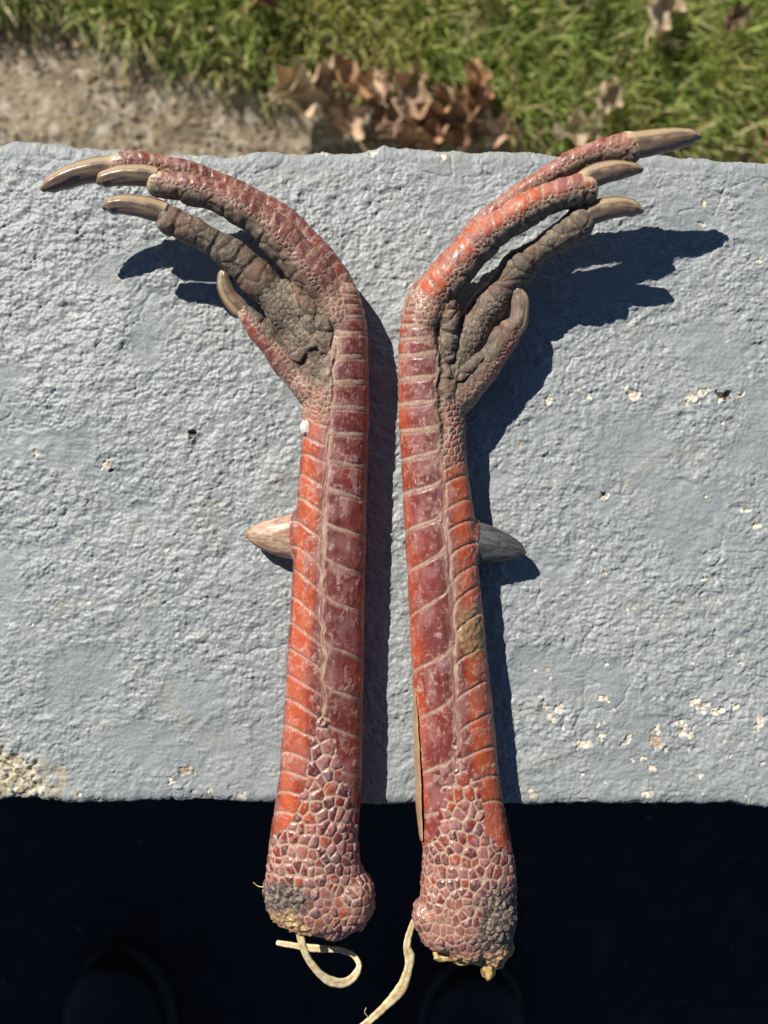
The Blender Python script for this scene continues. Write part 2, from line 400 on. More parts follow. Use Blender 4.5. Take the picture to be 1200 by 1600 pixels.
def make_leg(side, tables, label):
    """side -1: left leg in the photo (front edge faces right), +1: right leg"""
    root = empty('turkey_leg', tuple(W(*tables['base'], 0)*U)); tag(root, label, 'bird leg')
    inv = -np.array(root.location)
    # ---- shank table: y -> left, right, h, rh
    st = np.array(tables['shank'], float)
    ysamp = np.arange(st[:, 0].max(), st[:, 0].min()-1, -4.)
    o = np.argsort(st[:, 0]); f = lambda col, yy: np.interp(yy, st[o, 0], st[o, col])
    def sm(a): return np.convolve(np.pad(a, 4, 'edge'), np.ones(9)/9, 'valid')
    Lx, Rx, hh, rh = (sm(f(i, ysamp)) for i in (1, 2, 3, 4))
    rows = np.stack([(Lx+Rx)/2, ysamp, hh, (Rx-Lx)/2, rh], 1)
    shank = Tube(rows, n=len(rows), kind='shank')
    toes = [Tube(r['rows'], kind='toe', **{k: v for k, v in r.items() if k != 'rows'}) for r in tables['toes']]
    blobs = [Tube(b, kind='blob') for b in tables['blobs']]
    pads = [Tube(b, kind='pad') for b in tables['pads']]
    tubes = [shank]+toes+blobs+pads
    # pads bulge under the toes
    VV = []; FF = []; TT = []; off = 0
    for t in tubes:
        rw, rhh = t.rw.copy(), t.rh.copy()
        if t.kind == 'toe':
            b = 1+.055*np.sin(t.arc/t.knuckle*2*np.pi+t.phase); rw = rw*b-.2+2.2*ss(24, 8, t.arc[-1]-t.arc)*(t.spacing < 20); rhh = rhh*b-.6
        V, F, T3 = tube_data(t.c, rw, rhh)
        VV.append(V); FF += (F+off).tolist(); TT += (T3+off).tolist(); off += len(V)
    me = bpy.data.meshes.new('raw'); me.from_pydata(np.vstack(VV).tolist(), [], FF+TT); me.update()
    ob = bpy.data.objects.new('raw', me); C.objects.link(ob)
    md = ob.modifiers.new('r', 'REMESH'); md.mode = 'VOXEL'; md.voxel_size = 1.25; md.adaptivity = 0
    dg = bpy.context.evaluated_depsgraph_get(); ev = ob.evaluated_get(dg); m2 = ev.to_mesh()
    n = len(m2.vertices); P = np.empty(n*3, np.float32); m2.vertices.foreach_get('co', P); P = P.reshape(-1, 3).astype(float)
    nf = len(m2.polygons); F = np.empty(len(m2.loops), np.int32); m2.loops.foreach_get('vertex_index', F)
    lt = np.empty(nf, np.int32); m2.polygons.foreach_get('loop_total', lt); assert (lt == 4).all(); F = F.reshape(-1, 4)
    ed = np.empty(len(m2.edges)*2, np.int32); m2.edges.foreach_get('vertices', ed); ed = ed.reshape(-1, 2)
    ev.to_mesh_clear(); bpy.data.objects.remove(ob); bpy.data.meshes.remove(me)
    # ---- which tube each vertex belongs to
    D = []; CO = []
    for t in tubes:
        a = t.coords(P); CO.append(a); D.append(a[2])
    D = np.array(D); near = D.argmin(0); D2 = np.sort(D, 0); junction = 1-ss(2, 16, D2[1]-D2[0]*0)
    deg = np.bincount(ed.ravel(), minlength=n)[:, None]
    def smooth(A, it, w):
        for _ in range(it):
            acc = np.stack([np.bincount(ed[:, 0], A[ed[:, 1], k], n)+np.bincount(ed[:, 1], A[ed[:, 0], k], n) for k in range(3)], 1)
            A = A+(acc/deg-A)*w
        return A
    P = smooth(P, 5, np.full((n, 1), .5)); P = smooth(P, 26, (.55*junction)[:, None])
    def vnorm(P):
        fn = np.cross(P[F[:, 2]]-P[F[:, 0]], P[F[:, 3]]-P[F[:, 1]])
        N = np.stack([sum(np.bincount(F[:, j], fn[:, k], n) for j in range(4)) for k in range(3)], 1)
        return N/(np.linalg.norm(N, axis=1)[:, None]+1e-12)
    N = vnorm(P)
    x, y, z = P.T
    H = np.zeros(n); col = np.tile(TAN, (n, 1)); rg = np.full(n, .55); sid = np.full(n, -1, int); up2 = (near > 0) & (near <= len(toes))
    # ---- shank + blobs pattern, in photo coordinates (apparent)
    k = 1/(1-z/1200.); pxx = 600+x*k; pyy = 800-y*k
    sh = ~up2
    yc = np.clip(pyy, ysamp[-1], ysamp[0])
    cx = np.interp(yc, ysamp[::-1], ((Lx+Rx)/2)[::-1]); hw = np.interp(yc, ysamp[::-1], ((Rx-Lx)/2)[::-1]); hc = np.interp(yc, ysamp[::-1], hh[::-1]); hr = np.interp(yc, ysamp[::-1], rh[::-1])
    w = (pxx-cx)/hw*(-side)                    # +1 = front edge
    ph = np.arctan2(w, (z-hc)/hr); q = ph/(np.pi/2)     # 0 top, 1 front edge, -1 rear edge, +-2 underside
    sy, sx = np.array(tables['seam']).T
    seamx = np.interp(pyy, sy, sx)+7*(fbm(y/30, y*0+side, k=62)-.5)+3*(vn(y/9, y*0+side, k=63)-.5); ws = (seamx-cx)/hw*(-side); qs = np.arcsin(np.clip(ws, -.95, .95))/(np.pi/2)
    arcq = (q-qs)*hw*1.25                      # px away from the seam over the surface
    front = arcq > 0
    fr = np.array(tables['front'], float); re = np.array(tables['rear'], float)
    warp = 3.0*(fbm(x/25, y/25, z/25, k=61+side)-.5)
    def bands(tab, g, gpow, hook=0.):
        # groove curves: tab rows (y at edge, y at seam)
        g = np.clip(g, 0, 1)**gpow
        best = np.full(n, 999.); idx = np.zeros(n, int); hk = hook*np.exp(-g/.10)
        for r, (ye, ysm) in enumerate(tab):
            yy = ysm+(ye-ysm)*g+hk
            d = pyy+warp-yy; idx += (d > 0); best = np.where(np.abs(d) < np.abs(best), d, best)
        return best, idx
    bf, idf = bands(fr, (q-qs)/(1-qs), .62, -20*ss(690, 860, pyy))
    gr = np.clip((qs-q)/(qs+1), 0, 1)
    br, idr_ = bands(re, gr, .7, 12*ss(690, 800, pyy))
    br2 = br + 9*np.sin(np.pi*np.clip(gr, 0, 1)**1.4)    # plates domed toward the foot
    idr2 = idr_
    # front plates
    bw = np.interp(pyy, [440, 500, 560, 800, 900, 1100, 1300], [2.2, 3.6, 4.4, 3.4, 2.0, 1.7, 1.6])*(.75+.5*vn(x/14, y/40, z/14, k=3))
    seam_w = np.interp(pyy, [450, 700, 900, 1100, 1250], [3.5, 2.6, 1.6, 1.6, 2.2])*(.2+1.6*vn(x*0+side*3, y/13, k=4))
    ef = np.minimum(np.abs(bf)-bw, arcq-seam_w)
    er = np.minimum(np.abs(br2)-1.15, -arcq-seam_w*.8)
    er = np.where(q < -1.5, -1, er); ef = np.where(q > 1.85, -1, ef)
    domed = lambda e, r: np.sqrt(np.clip(e/r, 0, 1)*(2-np.clip(e/r, 0, 1)))
    yret = tables['ret']                       # (y, half width of the small-scale zone in q)
    rw_ = np.interp(pyy, [r[0] for r in yret], [r[1] for r in yret])
    ragged = .34*(fbm(x/17, y/17, k=31)-.5)
    is_ret = (np.abs(q-qs+ragged) < rw_)
    ytop = tables['joint_y']                   # above this the foot's small scales begin
    idv = hsh(idf, idf*0+front, idf*0, 77+side); idvr = hsh(idr_, idf*0, idf*0, 99+side)
    tilt = (bf > 0)*0.
    orgf = np.clip(ss(.36, .82, q)*(1-ss(.95, 1.35, q))*(.0+1.15*vn(x/60, y/35, k=41)), 0, 1)*.85
    latp = np.clip(.95-1.5*np.clip(q, 0, 1)+.5*(fbm(x/40, y/60, z/40, k=39)-.5), 0, 1)
    c1, r1, h1 = scute_look(.08*idv+.85*latp, x, y, ef, z, orgf)
    Hf = 1.5*domed(ef, 4)+h1
    # folds running with the plate edge near the seam
    fold = np.sin(arcq/2.6+3*fbm(x/20, y/40, k=38))*ss(24, 8, arcq)*ss(0, 4, arcq)*ss(740, 860, pyy)
    Hf = Hf+.7*fold; c1 = mix(c1, lin(200, 168, 158), .35*ss(.75, .98, fold))
    orgr = np.clip(ss(-.82, -.62, q)*ss(-.2, -.36, q)*(.3+1.1*vn(x/14, y/50, k=43)), 0, 1)*.9
    c2, r2, h2 = scute_look(.1*idvr+.9*ss(-.72, -.95, q)+.5*ss(-.35, -.1, q)-.05, x+500, y, er, z, orgr)
    Hr = 1.7*domed(er, 6)+h2
    # groove skin
    gn = vn(x/2.5, y/2.5, z/2.5, k=44)
    gsk = mix(TAN*np.ones((n, 3)), TAN2, gn); gsk = mix(gsk, lin(120, 60, 50), .35*ss(.5, .8, vn(x/9, y/9, z/9, k=45)))
    thr = vn(arcq/1.7+2*vn(x/6, y/14, k=36), y/22, k=37); gsk = mix(gsk, mix(RED*np.ones((n, 3)), PUR, .5), .75*ss(.55, .7, thr)*ss(1.5, 3.5, np.minimum(np.abs(bf), 9))*front+0*thr)
    wr = np.sin(arcq*1.6+3*fbm(x/8, y/30, k=46))*.35      # fine lengthwise wrinkles of the seam
    inb = np.abs(bf) < bw
    Hg = np.where(front & inb, 1.1*domed(bw-np.abs(bf)+.5, 3), wr)
    # small scales
    yg = np.arange(1000, 1700.); scg = np.interp(yg, [1000, 1150, 1230, 1300, 1400, 1500], [18, 18, 16.5, 15, 12.5, 12]); vg = np.cumsum(1/(scg*1.18)); sc = np.interp(pyy, yg, scg); vv_ = np.interp(pyy+4*fbm(x/20, y/20, k=47)-.25*z, yg, vg)
    u_ = (x*1.0+0*z); un = hw*q*1.35
    e, iw, dd = worley(un/sc+30, vv_, jit=.8, k=50+side)
    e = np.minimum(e*sc-.062*sc, (.69-dd)*sc*1.1)
    c3 = mix(RED*np.ones((n, 3)), PUR, ss(.3, .8, iw)); c3 = mix(c3, DRK, .6*ss(.75, .8, iw)); c3 = mix(c3, ORG, .5*ss(.12, .05, iw))
    fl = ss(.5, .62, fbm(x/5, y/5, z/5, o=3, k=48)); c3 = mix(c3, lin(205, 168, 160), .38*fl); c3 = mix(c3, lin(178, 132, 128), .55*ss(.35, .8, hsh(np.floor(iw*9973), iw*0, iw*0, 4))*ss(.38, .6, fbm(x/30, y/30, z/30, k=34)+.1))
    H3 = 2.9*domed(e, sc*.5)*(.75+.6*iw)*.92+.4*fl+1.2*(fbm(x/12, y/12, z/12, k=68)-.5)
    m3 = ss(-.1, 1.0, e)
    c3 = mix(c3, lin(110, 92, 96), .5*ss(.55, .75, fbm(x/26, y/26, z/26, k=67))); c3 = mix(mix(TAN*np.ones((n, 3)), TAN2, gn*.7), c3, m3); r3 = .72-.48*m3
    wn = ss(.45, .62, fbm(x/22, y/22, z/22, k=59)+.0012*(pyy-1400))*ss(1290, 1400, pyy); c3 = mix(c3, mix(lin(176, 136, 112)*np.ones((n, 3)), lin(140, 92, 78), vn(x/4, y/4, z/4, k=59)), .45*wn); H3 = H3*(1-.5*wn)+wn*(fbm(x/6, y/6, z/6, k=58)-.5)*2.5
    # dirt on the end of the small scales
    dx0, dy0, dr = tables['dark']
    dk = ss(.9, .45, np.sqrt(((pxx-dx0)/dr[0])**2+((pyy-dy0)/dr[1])**2)+.6*(fbm(x/15, y/15, z/15, k=51)-.5))
    c3 = mix(c3, mix(lin(62, 56, 58)*np.ones((n, 3)), lin(140, 128, 108), ss(.52, .62, vn(x/2.4, y/2.4, z/2.4, k=52))), dk*.9); r3 = r3*(1-dk)+.6*dk
    H3 = H3+dk*(fbm(x/4, y/4, z/4, k=53)-.5)*2.5
    torn = ss(0, 14, pyy-np.interp(pxx, *tables['torn'])+22*(fbm(x/9, z/9, k=54)-.5))
    c3 = mix(c3, mix(lin(196, 164, 116)*np.ones((n, 3)), lin(120, 84, 60), vn(x/6, y/6, z/6, k=55)), torn); H3 = H3*(1-torn)+torn*(fbm(x/6, y/5, z/6, k=56)-.5)*11
    # assemble shank
    sf = front & (ef > -.6); sr = (~front) & (er > -.6)
    cS = gsk.copy(); hS = Hg.copy(); rS = np.full(n, .68)
    mf = ss(-.3, .9, ef)*front; cS = mix(cS, c1, mf); hS = hS*(1-mf)+np.maximum(Hf, .1)*mf; rS = rS*(1-mf)+r1*mf
    mr = ss(-.3, .9, er)*(~front); cS = mix(cS, c2, mr); hS = hS*(1-mr)+np.maximum(Hr, .1)*mr; rS = rS*(1-mr)+r2*mr
    # rear side near the foot: scurfy tan and grey skin instead of plates
    dusty = ss(tables['dust'][1], tables['dust'][0], pyy+25*(fbm(x/14, y/14, z/14, k=57)-.5))*(~front)
    Hp, cP, rP = pad_pattern(x, y, z)
    e5, i5, d5 = worley(x/9, (y+z)/9, k=71); sc5 = ss(.05, .2, e5)
    cD = mix(mix(gsk, PINK, .3), mix(lin(150, 92, 76)*np.ones((n, 3)), lin(112, 98, 84), ss(.2, .5, i5)), sc5*.85)
    foot = ss(tables['pad_y']+30, tables['pad_y']-30, pyy+30*(fbm(x/20, y/20, z/20, k=58)-.5))*(~front)
    cD = mix(cD, cP, foot); HD = (1.5*sc5+1.2*(fbm(x/10, y/10, z/10, k=72)-.5))*(1-foot)+Hp*foot
    cS = mix(cS, cD, dusty); hS = hS*(1-dusty)+HD*dusty; rS = rS*(1-dusty)+.6*dusty
    thr2 = ss(.5, .7, vn(arcq/1.5+2.5*vn(y/26, y*0, k=35), y/34, k=36))*np.exp(-(arcq/6.5)**2)*(.2+1.1*vn(y/12, arcq/6, k=32))*(1-rf0(is_ret, pyy))
    cS = mix(cS, mix(TAN*np.ones((n, 3)), lin(210, 186, 160), gn), .62*thr2); hS = hS+.3*thr2
    thr3 = np.exp(-(arcq/4.)**2); cS = mix(cS, mix(lin(122, 62, 56)*np.ones((n, 3)), lin(176, 128, 116), vn(x/3, y/9, z/3, k=64)), .7*thr3*(1-thr2)*ss(560, 700, pyy)*(1-rf0(is_ret, pyy)))
    # worn tan scab on the rear plates of the right leg
    if 'scab' in tables:
        a, b, ra, rb2 = tables['scab']
        sb = ss(1., .6, np.sqrt(((pxx-a)/ra)**2+((pyy-b)/rb2)**2)+.5*(fbm(x/14, y/14, k=73)-.5))
        cS = mix(cS, mix(lin(178, 150, 108)*np.ones((n, 3)), lin(120, 88, 60), fbm(x/8, y/8, z/8, k=74)), sb*.85); hS = hS+sb*(fbm(x/7, y/7, z/7, k=75)-.4)*4; rS = rS*(1-sb)+.5*sb
        er = np.where(sb > .4, -1, er)
    blobm = (near > len(toes)) & (near <= len(toes)+len(blobs))
    ret = (is_ret & (pyy > 1100)) | (blobm & (pyy > 1300))
    rf = ret.astype(float)
    cS = mix(cS, c3, rf); hS = hS*(1-rf)+H3*rf; rS = rS*(1-rf)+r3*rf
    # knuckle zone where plates give way to small scales before the toes
    e6, i6, d6 = worley(x/8.5, (y+.6*z)/10, k=81); m6 = ss(.06, .2, e6)
    c6 = mix(mix(TAN, TAN2, .5)*np.ones((n, 3)), mix(RED*np.ones((n, 3)), PUR, i6), m6*(.35+.6*i6)); c6 = mix(c6, lin(130, 106, 86), .6*ss(.5, .62, fbm(x/9, y/9, z/9, k=69))); c6 = mix(c6, WHT, .3*ss(.6, .8, vn(x/3, y/3, z/3, k=82)))
    kz = ss(ytop+10, ytop-10, pyy+14*(fbm(x/12, y/12, z/12, k=83)-.5))*(near == 0)
    kz = np.maximum(kz, ss(17, 5, np.abs(arcq+5))*ss(590, 520, pyy)*(near == 0)*.9)
    cS = mix(cS, c6, kz); hS = hS*(1-kz)+.8*m6*kz; rS = rS*(1-kz)+.5*kz
    padm = near > len(toes)+len(blobs)
    pm = padm.astype(float)
    cS = mix(cS, cP, pm); hS = hS*(1-pm)+Hp*pm; rS = rS*(1-pm)+rP*pm
    if side > 0:
        crv = np.exp(-((arcq+5)/4.5)**2)*ss(470, 500, pyy)*ss(730, 660, pyy)*(near == 0); hS = hS-5*crv; cS = mix(cS, PADD, .55*crv)  # upper seam crevice: sunk, with its shade also painted into the skin colour
    col[sh] = cS[sh]; H[sh] = hS[sh]; rg[sh] = rS[sh]
    okf = sh & front & (ef > -.4) & ~ret & (kz < .5) & ~padm & ~blobm
    sid[okf] = 100+idf[okf]
    okr = sh & ~front & (er > -.4) & ~ret & (kz < .5) & (dusty < .5) & ~padm & ~blobm
    sid[okr] = 200+idr_[okr]
    # ---- toes
    for ti, t in enumerate(toes):
        m = near == ti+1; arc, ang, sd, rr = CO[ti+1]
        arc, ang = arc[m], ang[m]; X, Y, Z = x[m], y[m], z[m]; L = t.arc[-1]; rr = rr[m]
        dphi = np.angle(np.exp(1j*(ang-t.dorsal)))
        sp = t.spacing; a2 = arc+3*np.abs(dphi)+2.5*(fbm(X/12, Y/12, Z/12, k=91+ti)-.5)+t.slant*dphi*6
        fi = a2/sp; ki = np.floor(fi); ed_ = np.minimum(fi-ki, 1+ki-fi)*sp-.8
        lim = t.span+.12*np.sin(ki*2.3+ti)
        e_ = np.minimum(ed_, (lim-np.abs(dphi))*rr)
        idt = hsh(ki, ki*0+ti, ki*0, 5+side)
        ct, rt, ht = scute_look(idt, X+90*ti, Y, e_, Z, t.org*ss(.1, .6, vn(X/26, Y/26, k=66)))
        ct = mix(ct, DRK, .32 if side < 0 else .1); drt = ss(.5, .68, fbm(X/6, Y/6, Z/6, o=4, k=85)); ct = mix(ct, TAN, .4*drt*(1-.8*t.org)); ct = mix(ct, mix(TAN, ORG, .3), .5*ss(3.4, .8, ed_)*(.4+.6*t.org))
        ht = 1.5*domed(e_, 5)+ht
        wr2 = ss(-.3, .8, e_)
        # side scales
        es, is_, ds = worley(arc/7.5, dphi*rr/6.5, k=95+ti); ms = ss(.05, .22, es)
        cs = mix(TAN2*np.ones(X.shape+(3,)), mix(lin(122, 62, 52)*np.ones(X.shape+(3,)), lin(92, 76, 64), ss(.4, .7, is_)), ms*.9)
        cs = mix(cs, TAN, .7*ss(.5, .7, vn(X/2., Y/2., Z/2., k=96))*ss(.35, .6, vn(X/14, Y/14, Z/14, k=98)))
        hs_ = 1.3*ms+1.6*(fbm(X/8, Y/8, Z/8, k=97)-.5)
        hp, cp, rp = pad_pattern(X, Y, Z, .8, 30)
        hp = hp*.5
        tp = ss(t.span+.15, t.span+.55, np.abs(dphi))
        crease = np.exp(-((np.mod(arc+t.knuckle*.2, t.knuckle)-t.knuckle/2)/3.)**2)*tp
        hp -= 1.7*crease; cp = mix(cp, PADD, .5*crease)
        cs = mix(cs, cp, tp); hs_ = hs_*(1-tp)+hp*tp; rs = .62*(1-tp)+rp*tp
        cc = mix(cs, ct, wr2); hh_ = hs_*(1-wr2)+ht*wr2; rc = rs*(1-wr2)+rt*wr2
        # root of the toe is covered by fine scales; tip by a pale horny collar
        rt_ = ss(t.root+12, t.root-6, arc); e7 = m6[m]
        cc = mix(cc, mix(c6[m], cP[m], ss(.6, .2, np.cos(dphi))), rt_); hh_ = hh_*(1-rt_)+.8*e7*rt_
        tip = ss(L-9, L-4, arc)*ss(.75, .45, np.abs(dphi-.2*0))+.8*ss(L+5, L+9, arc)*ss(2.2, 1.4, np.abs(dphi)); tip = np.clip(tip, 0, 1); cc = mix(cc, lin(206, 184, 150), .75*tip); rc = rc*(1-tip)+.35*tip; hh_ = hh_*(1-tip)+1.5*tip
        col[m] = cc; H[m] = hh_; rg[m] = rc
        okk = (e_ > -.3) & (rt_ < .4) & (tip < .4)
        tmp = np.full(m.sum(), -1); tmp[okk] = 1000*(ti+1)+ki[okk].astype(int); sid[m] = tmp
    dst = ss(.55, .75, fbm(x/4, y/6, z/4, o=4, k=121))*ss(.35, .65, fbm(x/40, y/50, z/40, k=122)); col = mix(col, lin(196, 168, 144), .42*dst); rg = rg+.25*dst
    # soften the pattern where tubes meet
    col = mix(col, smooth(col, 1, np.full((n, 1), .5)), np.full(n, .3))
    H += .25*(fbm(x/3, y/3, z/3, k=111)-.5)
    P2 = P+N*H[:, None]; P2 = smooth(P2, 1, np.full((n, 1), .22)); N2 = vnorm(P2)
    V = P2*U+inv
    # ---- split into parts: shank, toes, and the plates on each
    grp = np.where(up2, near, 0)
    fg = grp[F[:, 0]]; fs = sid[F]; same = (fs == fs[:, :1]).all(1) & (fs[:, 0] >= 0); fs = np.where(same, fs[:, 0], -1)
    fg = np.where((fs >= 100) & (fs < 1000), 0, np.where(fs >= 1000, fs//1000, fg))
    key = fg*100000+(fs+1)
    order = np.argsort(key, kind='stable'); ks = key[order]; cut = np.flatnonzero(np.diff(ks))+1
    blocks = np.split(order, cut)
    small = [b for b in blocks if len(b) < 90 and key[b[0]] % 100000]
    big_ = [b for b in blocks if not (len(b) < 90 and key[b[0]] % 100000)]
    if small:                                   # slivers go back to the skin they sit on
        for b in small:
            g = fg[b[0]]
            for i_, bb in enumerate(big_):
                if fg[bb[0]] == g and key[bb[0]] % 100000 == 0: big_[i_] = np.concatenate([bb, b]); break
    parts = {}
    big_.sort(key=lambda b: (key[b[0]] % 100000 != 0, key[b[0]]))
    for b in big_:
        kf = key[b[0]]; g = int(fg[b[0]]); ff = F[b]; uq, iv = np.unique(ff, return_inverse=True); iv = iv.reshape(ff.shape)
        if kf % 100000 == 0:
            nm = 'shank' if g == 0 else 'toe'
            o_ = mesh_np(nm, V[uq], iv, M_skin, root, cols=col[uq], rough=rg[uq], normals=N2[uq]); parts[g] = o_
            if g: tag(o_, tables['toes'][g-1]['label'])
        else:
            mesh_np('scute', V[uq], iv, M_skin, parts.get(g, root), cols=col[uq], rough=rg[uq], normals=N2[uq])
    # ---- claws
    for rows, ti, lab in tables['claws']:
        q_ = spline(rows, 40); c = np.array([W(*r[:3]) for r in q_]); kk = 1-q_[:, 2]/1200
        gw = np.interp(np.linspace(0, 1, 40), [0, .5, .8, .92, 1], [1, 1.18, 1.5, 2.0, 2.4]); rw2 = np.maximum(q_[:, 3]*kk*gw, 1.2); rh2 = np.maximum(q_[:, 4]*kk*gw, 1.)
        inner = tables['claw_inner']*(1 if ti < 3 else tables['hal_inner'])
        sec = lambda a, b: (a*np.where(a*inner > 0, .96, 1.0), b*(1-.25*np.abs(a)))
        Vc, Fc, Tc = tube_data(c, rw2, rh2, n=40, round0=False, sec=sec)
        T_, sd_, up_ = frames(c)
        arcn = np.linspace(0, 1, 40)
        # colour by position over the section
        m = len(Vc); th = np.tile(np.linspace(0, 2*np.pi, 40, endpoint=False), (m-2)//40); th = np.append(th, [0, 0])
        ringi = np.append(np.repeat(np.arange((m-2)//40), 40), [0, 44])/45.
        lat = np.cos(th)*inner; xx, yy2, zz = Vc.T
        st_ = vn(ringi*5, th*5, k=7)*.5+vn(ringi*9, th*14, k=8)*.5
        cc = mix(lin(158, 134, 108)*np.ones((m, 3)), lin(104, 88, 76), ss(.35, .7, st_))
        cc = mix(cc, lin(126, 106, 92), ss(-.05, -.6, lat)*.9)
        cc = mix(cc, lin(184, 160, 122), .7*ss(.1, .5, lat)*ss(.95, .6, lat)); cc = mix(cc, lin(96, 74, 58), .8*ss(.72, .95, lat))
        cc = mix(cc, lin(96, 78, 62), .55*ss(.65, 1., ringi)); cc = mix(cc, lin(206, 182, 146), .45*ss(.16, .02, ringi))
        nrm = Vc-np.vstack([np.repeat(c.mean(0)[None], m, 0)])
        hgt = (vn(ringi*4, th*9, k=9)-.5)*.9-.9*np.exp(-((lat-.42)/.13)**2)*ss(1, .7, ringi)
        cent = np.vstack([np.repeat(c, 40, 0), np.repeat(c[-1:], (m-2)-1600, 0), c[:1], c[-1:]]); dv = Vc-cent; ln = np.linalg.norm(dv, axis=1)[:, None]+1e-6
        Vc = Vc+dv/ln*np.minimum(hgt[:, None], ln*.5)
        Fq = np.vstack([Fc, np.hstack([Tc, Tc[:, 2:]])])
        tri2 = np.vstack([Fc[:, [0, 1, 2]], Fc[:, [0, 2, 3]], Tc])
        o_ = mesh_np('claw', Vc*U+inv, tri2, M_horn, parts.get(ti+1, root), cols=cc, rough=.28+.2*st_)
        if lab: tag(o_, lab)
    # ---- spur
    q_ = spline(tables['spur'], 40); c = np.array([W(*r[:3]) for r in q_]); Vc, Fc, Tc = tube_data(c, q_[:, 3], q_[:, 4], n=64, round0=False)
    m = len(Vc); th = np.tile(np.linspace(0, 2*np.pi, 64, endpoint=False), (m-2)//64); th = np.append(th, [0, 0]); ri = np.append(np.repeat(np.arange((m-2)//64), 64), [0, 44])/45.
    tw_ = th*16+2.5*fbm(th*2, ri*5, k=3); fib = vn(ri*3.5, tw_, k=14)*.55+vn(ri*7, tw_*2.2, k=16)*.45
    ca, cb, cc3 = tables['spur_cols']; cc = mix(ca*np.ones((m, 3)), cb, .85*ss(.3, .75, fib)); cc = mix(cc, cc3, ss(.75, .95, ri)); cc = mix(cc, TAN2, .5*ss(.16, .02, ri)*vn(th*6, ri*30, k=18)); cc = mix(cc, cb*.6, .6*ss(.66, .8, vn(ri*9, th*9, k=19)))
    dv = Vc-Vc.mean(0); dv /= np.linalg.norm(dv, axis=1)[:, None]+1e-6; Vc = Vc+dv*((fib-.5)*2.2)[:, None]*ss(1, .8, ri)[:, None]
    mesh_np('spur', Vc*U+inv, np.vstack([Fc[:, [0, 1, 2]], Fc[:, [0, 2, 3]], Tc]), M_horn, root, cols=cc, rough=np.full(m, .6))
    return root, inv

def strand(name, rows, root, inv, cola, colb, label=None, n=120, tw=0., seg=20):
    q_ = spline(rows, n); c = np.array([W(*r[:3]) for r in q_])
    Vc, Fc, Tc = tube_data(c, np.maximum(q_[:, 3]*.84*(1+.18*np.sin(np.linspace(0, 17, len(c)))), .6), np.maximum(q_[:, 4]*.7, .5), n=seg, sec=lambda a, b: (a, b*(1-.45*np.exp(-(a/.3)**2))))
    m = len(Vc); x, y, z = Vc.T
    Vc = Vc+np.stack([vn(x/7, y/7, z/7, k=i)-.5 for i in (1, 2, 3)], 1)*np.interp(q_[:, 3].mean(), [1, 6], [.4, 1.3])
    cc = mix(cola*np.ones((m, 3)), colb, ss(.35, .7, fbm(x/9, y/9, z/9, k=6)))
    o = mesh_np(name, Vc*U+inv, np.vstack([Fc[:, [0, 1, 2]], Fc[:, [0, 2, 3]], Tc]), M_tendon, root, cols=cc)
    if label: o['label'] = label
    return o

